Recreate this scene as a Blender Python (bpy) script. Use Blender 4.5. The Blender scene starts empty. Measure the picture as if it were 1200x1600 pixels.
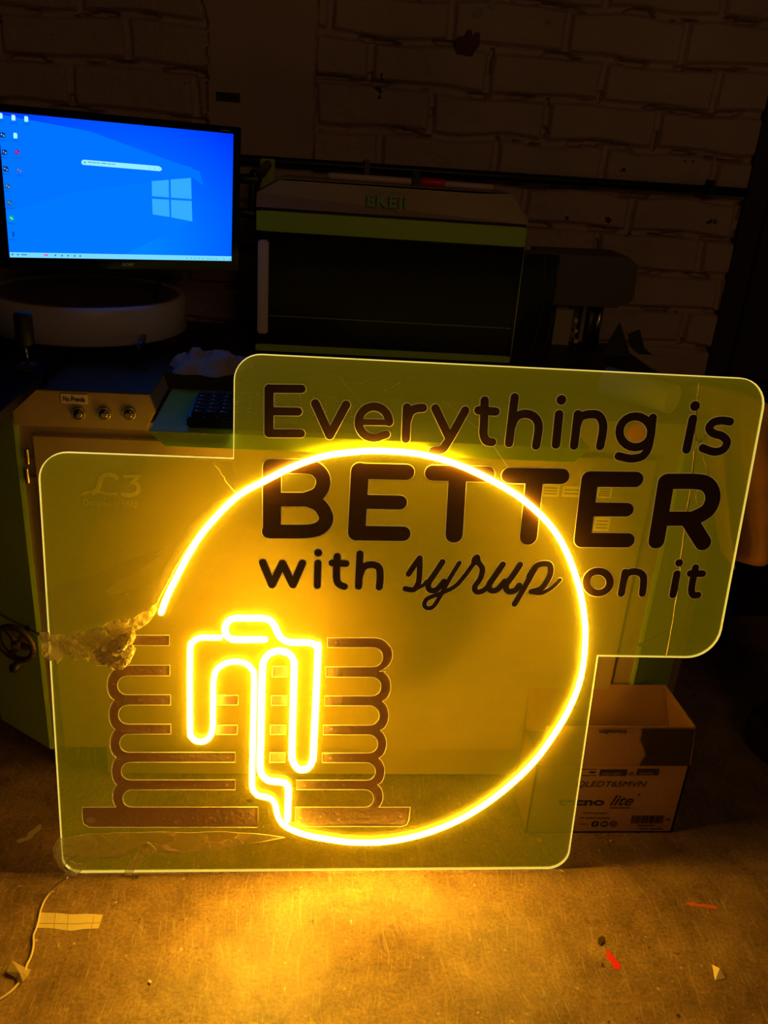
import bpy, bmesh, math, random
from mathutils import Vector, Matrix, noise
random.seed(7)
PI = math.pi
SC = bpy.context.scene
COL = SC.collection
# ------------------------------------------------------------ camera, world, exposure
CAM_H = 1.35; FPX = 1323.7; PITCH = .41519; ROLL = .0747; YAW = -.10435
LEAN = .1221                       # how far the sign leans back
_U0 = Vector((0, math.sin(PITCH), math.cos(PITCH)))
RZ = Matrix.Rotation(YAW, 3, 'Z')
CF = RZ @ Vector((0, math.cos(PITCH), -math.sin(PITCH)))
CR = RZ @ (Vector((1, 0, 0))*math.cos(ROLL) + _U0*math.sin(ROLL))
CU = RZ @ (Vector((1, 0, 0))*-math.sin(ROLL) + _U0*math.cos(ROLL))
CP = Vector((0, 0, CAM_H))
cd = bpy.data.cameras.new('camera'); cam = bpy.data.objects.new('camera', cd); COL.objects.link(cam)
cd.sensor_fit = 'VERTICAL'; cd.sensor_height = 32; cd.sensor_width = 24; cd.lens = FPX/1600*32; cd.clip_start = .02
mw = Matrix((CR, CU, -CF)).transposed().to_4x4(); mw.translation = CP; cam.matrix_world = mw
SC.camera = cam
w = bpy.data.worlds.new('world'); SC.world = w; w.use_nodes = True
bg = w.node_tree.nodes['Background']; bg.inputs[0].default_value = (1, .72, .6, 1); bg.inputs[1].default_value = .003
SC.view_settings.view_transform = 'Standard'; SC.view_settings.look = 'None'
SC.view_settings.gamma = 1; SC.view_settings.exposure = 0
NEON_COL = (1.0, .50, .02); NEON_POWER = 64.0
SCREEN_POWER = 1.15
# added warm fill light, unseen, brightening the wall and surroundings
ld = bpy.data.lights.new('added_fill', 'AREA'); ld.energy = 6.5; ld.size = 1.2; ld.color = (1, .48, .22)
lo = bpy.data.objects.new('added_fill', ld); COL.objects.link(lo); lo.location = (1.2, -2.4, 2.6)
lo.rotation_euler = (Vector((.3, 1.8, .8))-Vector(lo.location)).to_track_quat('-Z', 'Y').to_euler()

# ------------------------------------------------------------ measuring helpers
def ray(x, y): return CF + CR*((x-600)/FPX) + CU*((800-y)/FPX)
def atY(x, y, Y): d = ray(x, y); return CP + d*(Y/d.y)
def atZ(x, y, Z): d = ray(x, y); return CP + d*((Z-CAM_H)/d.z)
SIGN_Y = atZ(480, 1361, 0).y
SM = Matrix.Translation((0, SIGN_Y, 0)) @ Matrix.Rotation(-LEAN, 4, 'X')
SN = (SM.to_3x3() @ Vector((0, -1, 0)))
SMI = SM.inverted()
def S(x, y, off=0.0):              # a point of the sign's own plane, local x and height along the sheet
    o = SM @ Vector((0, -off, 0)); d = ray(x, y); t = (o-CP).dot(SN)/d.dot(SN)
    p = SMI @ (CP + d*t); return (p.x, p.z)

# ------------------------------------------------------------ materials
MATS = {}
def pmat(name, col, rough=.5, metal=0, spec=.5, bump=0, bscale=40, var=0, vscale=8, coat=0, emit=None, es=0):
    m = bpy.data.materials.new(name); m.use_nodes = True; MATS[name] = m
    nt = m.node_tree; b = nt.nodes['Principled BSDF']
    b.inputs['Base Color'].default_value = (*col, 1); b.inputs['Roughness'].default_value = rough
    b.inputs['Metallic'].default_value = metal; b.inputs['Specular IOR Level'].default_value = spec
    b.inputs['Coat Weight'].default_value = coat
    if emit: b.inputs['Emission Color'].default_value = (*emit, 1); b.inputs['Emission Strength'].default_value = es
    tc = nt.nodes.new('ShaderNodeTexCoord')
    if var:
        n = nt.nodes.new('ShaderNodeTexNoise'); n.inputs['Scale'].default_value = vscale; n.inputs['Detail'].default_value = 6
        nt.links.new(tc.outputs['Object'], n.inputs['Vector'])
        r = nt.nodes.new('ShaderNodeValToRGB'); r.color_ramp.elements[0].position = .35; r.color_ramp.elements[1].position = .68
        r.color_ramp.elements[0].color = (*[c*(1-var) for c in col], 1); r.color_ramp.elements[1].color = (*[min(1, c*(1+var)) for c in col], 1)
        nt.links.new(n.outputs[0], r.inputs[0]); nt.links.new(r.outputs[0], b.inputs['Base Color'])
    if bump:
        n2 = nt.nodes.new('ShaderNodeTexNoise'); n2.inputs['Scale'].default_value = bscale; n2.inputs['Detail'].default_value = 5
        nt.links.new(tc.outputs['Object'], n2.inputs['Vector'])
        bp = nt.nodes.new('ShaderNodeBump'); bp.inputs['Strength'].default_value = bump; bp.inputs['Distance'].default_value = .003
        nt.links.new(n2.outputs[0], bp.inputs['Height']); nt.links.new(bp.outputs[0], b.inputs['Normal'])
    return m
def emat(name, col, s):
    m = bpy.data.materials.new(name); m.use_nodes = True; nt = m.node_tree; nt.nodes.clear()
    o = nt.nodes.new('ShaderNodeOutputMaterial'); e = nt.nodes.new('ShaderNodeEmission')
    e.inputs[0].default_value = (*col, 1); e.inputs[1].default_value = s; nt.links.new(e.outputs[0], o.inputs[0]); MATS[name] = m
    return m
def film(name, trans, dcol, dmix, gloss, rough, bump=0, bscale=60, streak=0, lit=None):
    """clear plastic: see-through, with a share of scattering and a share of mirror"""
    m = bpy.data.materials.new(name); m.use_nodes = True; nt = m.node_tree; nt.nodes.clear(); N = nt.nodes.new; L = nt.links.new
    o = N('ShaderNodeOutputMaterial'); t = N('ShaderNodeBsdfTransparent'); t.inputs[0].default_value = (*trans, 1)
    d = N('ShaderNodeBsdfDiffuse'); d.inputs[0].default_value = (*dcol, 1)
    tl = N('ShaderNodeBsdfTranslucent'); tl.inputs[0].default_value = (*dcol, 1)
    a = N('ShaderNodeMixShader'); a.inputs[0].default_value = .5; L(d.outputs[0], a.inputs[1]); L(tl.outputs[0], a.inputs[2])
    b = N('ShaderNodeMixShader'); b.inputs[0].default_value = dmix; L(t.outputs[0], b.inputs[1]); L(a.outputs[0], b.inputs[2])
    g = N('ShaderNodeBsdfGlossy'); g.inputs['Roughness'].default_value = rough
    lw = N('ShaderNodeLayerWeight'); lw.inputs[0].default_value = .25
    mm = N('ShaderNodeMath'); mm.operation = 'MULTIPLY'; mm.inputs[1].default_value = gloss; L(lw.outputs['Fresnel'], mm.inputs[0])
    c = N('ShaderNodeMixShader'); L(mm.outputs[0], c.inputs[0]); L(b.outputs[0], c.inputs[1]); L(g.outputs[0], c.inputs[2])
    if lit:                                        # even emission added to the face in place of scattered neon light
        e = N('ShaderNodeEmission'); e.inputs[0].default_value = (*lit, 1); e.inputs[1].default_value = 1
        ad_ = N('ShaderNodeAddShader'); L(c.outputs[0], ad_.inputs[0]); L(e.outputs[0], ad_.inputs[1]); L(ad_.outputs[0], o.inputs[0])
    else: L(c.outputs[0], o.inputs[0])
    tc = N('ShaderNodeTexCoord')
    if bump:
        n = N('ShaderNodeTexNoise'); n.inputs['Scale'].default_value = bscale; n.inputs['Detail'].default_value = 4
        L(tc.outputs['Object'], n.inputs['Vector']); bp = N('ShaderNodeBump'); bp.inputs['Strength'].default_value = bump; bp.inputs['Distance'].default_value = .01
        L(n.outputs[0], bp.inputs['Height'])
        for q in (d, tl, g, lw): L(bp.outputs[0], q.inputs['Normal'])
    if streak:
        n = N('ShaderNodeTexNoise'); n.inputs['Scale'].default_value = 1; n.inputs['Detail'].default_value = 6
        mp = N('ShaderNodeMapping'); mp.inputs['Rotation'].default_value = (0, .5, 0); mp.inputs['Scale'].default_value = (5, 1, 60)
        L(tc.outputs['Object'], mp.inputs[0]); L(mp.outputs[0], n.inputs['Vector'])
        n3 = N('ShaderNodeTexNoise'); n3.inputs['Scale'].default_value = 5; n3.inputs['Detail'].default_value = 3; L(tc.outputs['Object'], n3.inputs['Vector'])
        ad = N('ShaderNodeMath'); ad.operation = 'MULTIPLY'; L(n.outputs[0], ad.inputs[0]); L(n3.outputs[0], ad.inputs[1])
        mr = N('ShaderNodeMapRange'); mr.inputs[1].default_value = .12; mr.inputs[2].default_value = .4
        mr.inputs[3].default_value = dmix*(1-streak); mr.inputs[4].default_value = dmix*(1+streak)
        L(ad.outputs[0], mr.inputs[0]); L(mr.outputs[0], b.inputs[0])
    MATS[name] = m; return m

OLIVE = pmat('olive_tan_paint', (.42, .31, .14), .42, bump=.12, bscale=500, var=.05)
GREEN = pmat('green_paint', (.40, .60, .03), .38, bump=.1, bscale=500)
DARK = pmat('black_plastic', (.012, .012, .013), .35)
DARKM = pmat('black_steel', (.02, .018, .016), .4, .6)
STEEL = pmat('brushed_steel', (.55, .5, .42), .28, 1)
DESK = pmat('desk_top_paint', (.05, .036, .026), .5, spec=.2, bump=.2, bscale=120, var=.2)
VINYL = pmat('black_vinyl', (.045, .02, .006), .34, spec=.4, bump=.3, bscale=900)
FROST = pmat('frosted_cut', (.8, .75, .6), .6)
STRIP = film('unlit_strip', (.55, .4, .25), (.80, .62, .42), .8, .6, .35, bump=.3, bscale=90)
GLUE = pmat('glue_spot', (.85, .72, .45), .5)
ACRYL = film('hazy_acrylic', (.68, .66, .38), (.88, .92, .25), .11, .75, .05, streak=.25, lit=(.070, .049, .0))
ACRYLB = film('clear_acrylic_back', (.97, .97, .95), (.9, .9, .6), .015, .35, .05)
FILM = film('protective_film', (.97, .92, .75), (1, .88, .42), .55, 1.1, .22)
FILM2 = film('flat_protective_film', (.97, .96, .9), (1, .9, .55), .10, .8, .2, bump=.4, bscale=14)
NEON = emat('lit_neon_silicone', NEON_COL, NEON_POWER)
EDGE = pmat('emissive_cut_edge', (.95, .93, .7), .5, emit=(1, .78, .16), es=.85)  # emission put in for neon light guided out to the rim
ENGR = pmat('frosted_engraving', (.95, .9, .62), .6, emit=(1, .62, .1), es=.12)  # weak emission put in for neon light caught by the outlines
CARD = pmat('corrugated_cardboard', (.42, .235, .105), .8, bump=.3, bscale=160, var=.08)
INK = pmat('brown_black_ink', (.035, .018, .012), .7)
TAPE = pmat('masking_tape', (.75, .62, .38), .6, bump=.5, bscale=90)
WHITE = pmat('white_plastic', (.62, .56, .52), .4)
PVC = pmat('grey_white_pvc', (.72, .68, .62), .45)
GLASS = pmat('smoked_window', (.012, .008, .006), .22, spec=.25)
RED = pmat('red_plastic', (.9, .02, .01), .35)
LAMPW = pmat('pale_strip', (.75, .6, .42), .4)
CLOTH = pmat('crumpled_cloth', (.42, .34, .27), .9, bump=.5, bscale=300)
KRAFT = pmat('brown_canvas', (.55, .27, .07), .8, bump=.6, bscale=25, var=.25, vscale=6)
CORD = pmat('white_cord', (.8, .68, .5), .45)
BRONZE = pmat('aged_steel', (.12, .08, .05), .45, .7)
PAPER = pmat('label_paper', (.75, .66, .45), .7)
KEYM = pmat('black_keycap', (.02, .018, .015), .6, spec=.15)

# ------------------------------------------------------------ mesh helpers
def obj(name, bm, m, parent=None, smooth=False):
    me = bpy.data.meshes.new(name); bmesh.ops.recalc_face_normals(bm, faces=bm.faces[:]) if not getattr(bm, 'keepn', 0) else None
    bm.to_mesh(me); bm.free()
    for q in (m if isinstance(m, (list, tuple)) else [m]): me.materials.append(q)
    if smooth:
        for p in me.polygons: p.use_smooth = True
    o = bpy.data.objects.new(name, me); COL.objects.link(o)
    if parent: o.parent = parent
    return o
def thing(name, label, cat, loc=(0, 0, 0), rot=(0, 0, 0), group=None):
    o = bpy.data.objects.new(name, None); COL.objects.link(o); o.location = loc; o.rotation_euler = rot
    o.empty_display_size = .05; o['label'] = label; o['category'] = cat
    if group: o['group'] = group
    return o
def tag(o, label, cat, group=None):
    o['label'] = label; o['category'] = cat
    if group: o['group'] = group
    return o
def struct(o): o['kind'] = 'structure'; return o
B = bmesh.new
def bevel(bm, r, seg=2):
    bmesh.ops.bevel(bm, geom=bm.edges[:], offset=r, segments=seg, affect='EDGES', profile=.5); return bm
def box(bm, x0, x1, y0, y1, z0, z1, r=0):
    b = bmesh.new(); bmesh.ops.create_cube(b, size=1)
    for v in b.verts: v.co = Vector(((x0+x1)/2+v.co.x*(x1-x0), (y0+y1)/2+v.co.y*(y1-y0), (z0+z1)/2+v.co.z*(z1-z0)))
    if r: bmesh.ops.bevel(b, geom=b.edges[:], offset=r, segments=2, affect='EDGES')
    merge(bm, b); return bm
def merge(bm, b):
    t = bpy.data.meshes.new('t'); b.to_mesh(t); b.free(); bm.from_mesh(t); bpy.data.meshes.remove(t)
def prism(bm, pts, f0, f1):
    """closed outline pts (2D) swept between the two placements f0(p), f1(p)"""
    a = [bm.verts.new(f0(p)) for p in pts]; b = [bm.verts.new(f1(p)) for p in pts]; n = len(pts)
    bm.faces.new(a); bm.faces.new(b[::-1])
    for i in range(n): bm.faces.new((a[i], b[i], b[(i+1) % n], a[(i+1) % n]))
    return bm
def extr_y(bm, pts, y0, y1): return prism(bm, pts, lambda p: (p[0], y0, p[1]), lambda p: (p[0], y1, p[1]))
def extr_z(bm, pts, z0, z1): return prism(bm, pts, lambda p: (p[0], p[1], z0), lambda p: (p[0], p[1], z1))
def tube(bm, pts, r, n=10, caps=True):
    pts = [Vector(p) for p in pts]; rr = r if isinstance(r, (list, tuple)) else [r]*len(pts)
    if caps:                                       # rounded ends
        t0 = (pts[0]-pts[1]).normalized(); t1 = (pts[-1]-pts[-2]).normalized()
        pts = [pts[0]+t0*rr[0]*.95, pts[0]+t0*rr[0]*.6]+pts+[pts[-1]+t1*rr[-1]*.6, pts[-1]+t1*rr[-1]*.95]
        rr = [rr[0]*.25, rr[0]*.8]+list(rr)+[rr[-1]*.8, rr[-1]*.25]
    tg = [(pts[min(i+1, len(pts)-1)]-pts[max(i-1, 0)]).normalized() for i in range(len(pts))]
    u = tg[0].orthogonal().normalized(); rings = []
    for i, p in enumerate(pts):
        u = (u-tg[i]*u.dot(tg[i])).normalized(); v = tg[i].cross(u)
        rings.append([bm.verts.new(p+(u*math.cos(2*PI*k/n)+v*math.sin(2*PI*k/n))*rr[i]) for k in range(n)])
    for a, b in zip(rings, rings[1:]):
        for k in range(n): bm.faces.new((a[k], a[(k+1) % n], b[(k+1) % n], b[k]))
    bm.faces.new(rings[0][::-1]); bm.faces.new(rings[-1]); return bm
def lathe(bm, prof, c=(0, 0, 0), n=32, ax='Z'):
    rings = []
    for r, h in prof:
        ring = []
        for k in range(n):
            a = 2*PI*k/n; p = {'Z': (r*math.cos(a), r*math.sin(a), h), 'Y': (r*math.cos(a), h, r*math.sin(a)), 'X': (h, r*math.cos(a), r*math.sin(a))}[ax]
            ring.append(bm.verts.new(Vector(c)+Vector(p)))
        rings.append(ring)
    for a, b in zip(rings, rings[1:]):
        for k in range(n): bm.faces.new((a[k], a[(k+1) % n], b[(k+1) % n], b[k]))
    bm.faces.new(rings[0]); bm.faces.new(rings[-1]); return bm
def crom(p, k=8, closed=False):
    n = len(p); out = []
    for i in range(n if closed else n-1):
        if closed: a, b, c, d = p[i-1], p[i], p[(i+1) % n], p[(i+2) % n]
        else: a, b, c, d = p[max(i-1, 0)], p[i], p[i+1], p[min(i+2, n-1)]
        for j in range(k):
            t = j/k
            out.append(tuple(.5*(2*b[q]+(c[q]-a[q])*t+(2*a[q]-5*b[q]+4*c[q]-d[q])*t*t+(3*b[q]-a[q]-3*c[q]+d[q])*t**3) for q in range(len(b))))
    if not closed: out.append(tuple(p[-1]))
    return out
def rounded(pts, rad, k=8):
    out = []; n = len(pts)
    for i, p in enumerate(pts):
        r = rad[i]
        if r <= 0: out.append(tuple(p)); continue
        p = Vector(p); a = (Vector(pts[i-1])-p).normalized(); b = (Vector(pts[(i+1) % n])-p).normalized()
        s = p+a*r; e = p+b*r
        for j in range(k+1):
            t = j/k; out.append(tuple(s*(1-t)**2+p*2*t*(1-t)*1.0+e*t*t) if False else tuple(_arc(s, p, e, r, t)))
    return out
def _arc(s, p, e, r, t):
    c = s+(e-p)                                    # square corner centre
    a0 = math.atan2(s.y-c.y, s.x-c.x); a1 = math.atan2(e.y-c.y, e.x-c.x); d = (a1-a0+PI) % (2*PI)-PI
    a = a0+d*t; return Vector((c.x+r*math.cos(a), c.y+r*math.sin(a)))
def ribbon(bm, pts, wd, y, n=18, fac=None):
    """flat round-ended stroke lying in the sheet's plane at depth y; pts are (x, z)"""
    h = wd/2; bm_n = [len(bm.faces)]
    def V(x, z):
        p = (x, y, z) if fac is None else fac(x, z)
        return bm.verts.new((p[0], p[1]-1e-6*len(bm.faces), p[2]))
    for (x0, z0), (x1, z1) in zip(pts, pts[1:]):
        dx, dz = x1-x0, z1-z0; l = math.hypot(dx, dz)
        if l < 1e-7: continue
        nx, nz = -dz/l*h, dx/l*h
        bm.faces.new((V(x0-nx, z0-nz), V(x1-nx, z1-nz), V(x1+nx, z1+nz), V(x0+nx, z0+nz)))
    for (x0, z0) in pts:
        bm.faces.new([V(x0+h*math.cos(2*PI*k/n), z0+h*math.sin(2*PI*k/n)) for k in range(n)])
def text(name, s, size, m, parent=None, mat=None, shear=0, align='LEFT', ext=.0003, sx=1, bold=0, spacing=1):
    c = bpy.data.curves.new(name, 'FONT'); c.body = s; c.size = size; c.shear = shear; c.align_x = align; c.extrude = ext; c.offset = bold; c.space_character = spacing
    t = bpy.data.objects.new('t', c); COL.objects.link(t); dg = bpy.context.evaluated_depsgraph_get(); dg.update()
    me = bpy.data.meshes.new_from_object(t.evaluated_get(dg)); bpy.data.objects.remove(t); bpy.data.curves.remove(c)
    me.materials.clear(); me.materials.append(m)
    me.transform(Matrix.Diagonal((sx, 1, 1, 1)))
    if mat: me.transform(mat)
    o = bpy.data.objects.new(name, me); COL.objects.link(o); o.parent = parent; return o
def face_front(x, y, z, roll=0): # text standing in the XZ plane, read from -Y
    return Matrix.Translation((x, y, z)) @ Matrix.Rotation(PI/2, 4, 'X') @ Matrix.Rotation(roll, 4, 'Z')

# ------------------------------------------------------------ the room
WALL_Y = 2.32; WALL_X1 = atY(1185, 200, WALL_Y).x
def brick_h(x, z):
    n1 = noise.noise(Vector((x*7, z*7, 3.1)))*.012; n2 = noise.noise(Vector((x*6, z*6, 9.7)))*.014
    xx, zz = x+n1, z+n2+.035
    row = math.floor(zz/.1); fz = zz/.1-row; off = .5*(row % 2)+.13*math.sin(row*2.7)
    fx = xx/.29+off; fx -= math.floor(fx)
    dz = min(fz, 1-fz)*.1; dx = min(fx, 1-fx)*.29
    d = min(dx, dz); rough = noise.fractal(Vector((x*26, z*26, 1.7)), 1, 2, 4)
    e = min(1, max(0, (d-.004)/.011)); h = .012*e*e*(3-2*e)+rough*.0022
    crack = noise.noise(Vector((x*11, z*30, 20)))
    if dz < .006 and crack > .05: h -= .016*min(1, (crack-.05)*7)
    if dx < .005 and noise.noise(Vector((x*9, z*14, 40))) > .22: h -= .010
    return h
PLX0 = atY(322, 60, WALL_Y).x; PLX1 = atY(497, 60, WALL_Y).x
def wall_h(x, z):
    e0 = PLX0+.012*noise.noise(Vector((1, z*14, 5)))+.008*noise.noise(Vector((1, z*50, 5))); e1 = PLX1+.008*noise.noise(Vector((7, z*16, 5)))
    if e0 < x < e1 and z > 1.24:
        ed = min(x-e0, e1-x); h = .014+.0012*noise.fractal(Vector((x*9, z*9, 1)), 1, 2, 4)
        return h-(.016*(1-ed/.005) if ed < .005 else 0)
    return brick_h(x, z)
bm = B(); X0, X1, Z0, Z1, st = -1.25, WALL_X1, .55, 1.95, .0045
nx = int((X1-X0)/st); nz = int((Z1-Z0)/st)
g = [[bm.verts.new((X0+i*(X1-X0)/nx, WALL_Y-wall_h(X0+i*(X1-X0)/nx, Z0+j*(Z1-Z0)/nz), Z0+j*(Z1-Z0)/nz)) for j in range(nz+1)] for i in range(nx+1)]
for i in range(nx):
    for j in range(nz): bm.faces.new((g[i][j], g[i+1][j], g[i+1][j+1], g[i][j+1]))
box(bm, -2.6, X1, WALL_Y+.02, WALL_Y+.14, 0, 2.9)
box(bm, -2.6, X0, WALL_Y-.008, WALL_Y+.02, 0, 2.9); box(bm, X0, X1, WALL_Y-.008, WALL_Y+.02, 0, Z0); box(bm, X0, X1, WALL_Y-.008, WALL_Y+.02, Z1, 2.9)
WALLM = pmat('painted_brick', (.50, .37, .27), .62, bump=.5, bscale=170, var=.12, vscale=3)
nt = WALLM.node_tree; b_ = nt.nodes['Principled BSDF']; tc = nt.nodes.new('ShaderNodeTexCoord')
vn = nt.nodes.new('ShaderNodeTexNoise'); vn.inputs['Scale'].default_value = 17; vn.inputs['Detail'].default_value = 7; nt.links.new(tc.outputs['Object'], vn.inputs['Vector'])
cr = nt.nodes.new('ShaderNodeValToRGB'); cr.color_ramp.elements[0].position = .715; cr.color_ramp.elements[1].position = .73
nt.links.new(vn.outputs[0], cr.inputs[0]); old = b_.inputs['Base Color'].links[0].from_socket
mx = nt.nodes.new('ShaderNodeMixRGB'); mx.inputs[2].default_value = (.03, .012, .008, 1); nt.links.new(cr.outputs[0], mx.inputs[0]); nt.links.new(old, mx.inputs[1]); nt.links.new(mx.outputs[0], b_.inputs['Base Color'])
wb = struct(obj('wall_back', bm, WALLM))
# dark red paint blot and the small dark slot in the plaster
def wall_patch(name, pts, m, parent, dy=.013):
    q = [atY(x, y, WALL_Y-dy) for x, y in pts]; b = B(); extr_y(b, [(p.x, p.z) for p in q], WALL_Y-dy-.0015, WALL_Y-dy+.006)
    return obj(name, b, m, parent)
MAROON = pmat('maroon_paint', (.10, .008, .008), .6)
wall_patch('paint_blot', [(712, 70), (716, 58), (725, 56), (731, 46), (737, 47), (738, 56), (744, 50), (750, 52), (749, 72), (742, 80), (738, 88), (728, 87), (714, 84), (711, 78)], MAROON, wb)
wall_patch('wall_slot', [(338, 143), (375, 146), (375, 160), (338, 157)], DARK, wb, .016)
wall_patch('paint_blot', [(737, 18), (744, 13), (756, 15), (755, 23), (747, 28), (739, 26)], DARK, wb)
wall_patch('paint_blot', [(764, 4), (770, 0), (778, 0), (776, 8), (768, 14), (762, 11)], DARK, wb)
wall_patch('paint_blot', [(852, 32), (857, 30), (862, 33), (860, 38), (854, 38)], DARK, wb)
wall_patch('paint_blot', [(946, 340), (952, 339), (955, 344), (952, 349), (947, 346)], DARK, wb)
wall_patch('paint_blot', [(883, 338), (888, 338), (889, 343), (885, 344)], DARK, wb)
# dark doorway leaf to the right of the brickwork
bm = B(); box(bm, WALL_X1, 2.1, WALL_Y-.02, WALL_Y+.05, 0, 2.9)
DOORM = pmat('dark_brown_paint', (.022, .010, .007), .6, bump=.2, bscale=30)
dr = struct(obj('door_1', bm, DOORM))
bm = B()
for k in range(5): box(bm, WALL_X1+.06+k*.19, WALL_X1+.085+k*.19, WALL_Y-.032, WALL_Y-.02, .02, 2.88, .003)
obj('door_rib', bm, DOORM, dr)
# floor
m = bpy.data.materials.new('worn_concrete'); m.use_nodes = True; nt = m.node_tree; L = nt.links.new; N = nt.nodes.new
b_ = nt.nodes['Principled BSDF']; tc = N('ShaderNodeTexCoord')
def nz_(scale, det, rough=.55, vec=None):
    n = N('ShaderNodeTexNoise'); n.inputs['Scale'].default_value = scale; n.inputs['Detail'].default_value = det; n.inputs['Roughness'].default_value = rough
    L(vec or tc.outputs['Object'], n.inputs['Vector']); return n
def rmp(src, p0, c0, p1, c1):
    r = N('ShaderNodeValToRGB'); r.color_ramp.elements[0].position = p0; r.color_ramp.elements[0].color = (*c0, 1); r.color_ramp.elements[1].position = p1; r.color_ramp.elements[1].color = (*c1, 1); L(src, r.inputs[0]); return r
base = rmp(nz_(9, 10, .65).outputs[0], .3, (.19, .115, .07), .72, (.46, .30, .19))
fine = rmp(nz_(150, 4, .7).outputs[0], .25, (.45, .45, .45), .75, (1.4, 1.35, 1.3))
mul = N('ShaderNodeMixRGB'); mul.blend_type = 'MULTIPLY'; mul.inputs[0].default_value = 1; L(base.outputs[0], mul.inputs[1]); L(fine.outputs[0], mul.inputs[2])
# hair scratches: two families of stretched noise warped a little
prev = mul
for rot, sc, th in ((.7, (120, 7, 1), .63), (-.9, (130, 8, 1), .63), (.25, (110, 9, 1), .64), (1.3, (120, 9, 1), .64)):
    mp = N('ShaderNodeMapping'); mp.inputs['Rotation'].default_value = (0, 0, rot); mp.inputs['Scale'].default_value = sc
    wn = nz_(3, 2); wa = N('ShaderNodeVectorMath'); wa.operation = 'MULTIPLY_ADD'; wa.inputs[1].default_value = (.12, .12, 0); L(wn.outputs[1], wa.inputs[0]); L(tc.outputs['Object'], wa.inputs[2]); L(wa.outputs[0], mp.inputs[0])
    sn = nz_(1.6, 3, .5, mp.outputs[0]); sr = rmp(sn.outputs[0], th, (0, 0, 0), th+.05, (.3, .3, .3))
    mi = N('ShaderNodeMixRGB'); mi.inputs[2].default_value = (.62, .48, .34, 1); L(sr.outputs[0], mi.inputs[0]); L(prev.outputs[0], mi.inputs[1]); prev = mi
sp = rmp(nz_(75, 3, .5).outputs[0], .70, (0, 0, 0), .73, (.8, .8, .8)); mi = N('ShaderNodeMixRGB'); mi.inputs[2].default_value = (.7, .6, .45, 1); L(sp.outputs[0], mi.inputs[0]); L(prev.outputs[0], mi.inputs[1]); prev = mi
dk = rmp(nz_(38, 4, .6).outputs[0], .29, (.9, .9, .9), .33, (0, 0, 0)); mi = N('ShaderNodeMixRGB'); mi.inputs[2].default_value = (.04, .022, .015, 1); L(dk.outputs[0], mi.inputs[0]); L(prev.outputs[0], mi.inputs[1])
L(mi.outputs[0], b_.inputs['Base Color'])
rr_ = rmp(nz_(6, 6).outputs[0], .35, (.2, .2, .2), .7, (.42, .42, .42)); L(rr_.outputs[0], b_.inputs['Roughness']); b_.inputs['Specular IOR Level'].default_value = .55
bp = N('ShaderNodeBump'); bp.inputs['Strength'].default_value = .55; bp.inputs['Distance'].default_value = .002; L(nz_(70, 9, .72).outputs[0], bp.inputs['Height'])
bp2 = N('ShaderNodeBump'); bp2.inputs['Strength'].default_value = .5; bp2.inputs['Distance'].default_value = .01; L(nz_(11, 3, .5).outputs[0], bp2.inputs['Height']); L(bp.outputs[0], bp2.inputs['Normal'])
L(bp2.outputs[0], b_.inputs['Normal'])
bm = B(); box(bm, -2.6, 2.1, -.6, WALL_Y+.02, -.08, 0); struct(obj('floor', bm, m))

# ------------------------------------------------------------ the neon sign
sign = thing('neon_sign', 'large clear acrylic sign with glowing yellow neon ring, leaning on the green machine', 'neon sign', (0, SIGN_Y, 0), (-LEAN, 0, 0))
TH = .005
xl, xa, xr, xb = -.4425, -.1205, .8, .566; vt, vm, vr = 1.0195, .842, .4835
OUT = rounded([(xl, .0005), (xb, .0005), (xb, vr), (xr, vr), (xr, vt), (xa, vt), (xa, vm), (xl, vm)], [.035, .042, 0, .06, .052, .045, 0, .05])
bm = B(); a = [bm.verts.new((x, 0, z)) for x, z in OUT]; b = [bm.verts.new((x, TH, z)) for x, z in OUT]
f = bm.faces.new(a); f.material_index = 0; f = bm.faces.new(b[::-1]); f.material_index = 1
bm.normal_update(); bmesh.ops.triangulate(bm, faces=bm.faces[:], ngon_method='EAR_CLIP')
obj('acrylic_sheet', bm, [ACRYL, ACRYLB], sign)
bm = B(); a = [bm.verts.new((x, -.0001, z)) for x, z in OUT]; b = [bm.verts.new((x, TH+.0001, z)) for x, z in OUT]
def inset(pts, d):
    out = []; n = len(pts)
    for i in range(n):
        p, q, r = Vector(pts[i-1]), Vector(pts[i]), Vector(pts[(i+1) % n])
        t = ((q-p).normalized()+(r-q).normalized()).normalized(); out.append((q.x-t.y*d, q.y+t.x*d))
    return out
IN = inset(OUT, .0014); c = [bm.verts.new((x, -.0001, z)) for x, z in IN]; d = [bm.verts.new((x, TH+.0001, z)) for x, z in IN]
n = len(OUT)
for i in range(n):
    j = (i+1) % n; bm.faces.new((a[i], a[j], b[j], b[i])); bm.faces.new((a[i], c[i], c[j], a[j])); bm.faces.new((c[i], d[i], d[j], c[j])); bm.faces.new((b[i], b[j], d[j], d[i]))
e_ = obj('cut_edge', bm, EDGE, sign); e_['label'] = 'bright cut edge of the acrylic with a pale yellow glow put in'

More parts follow.
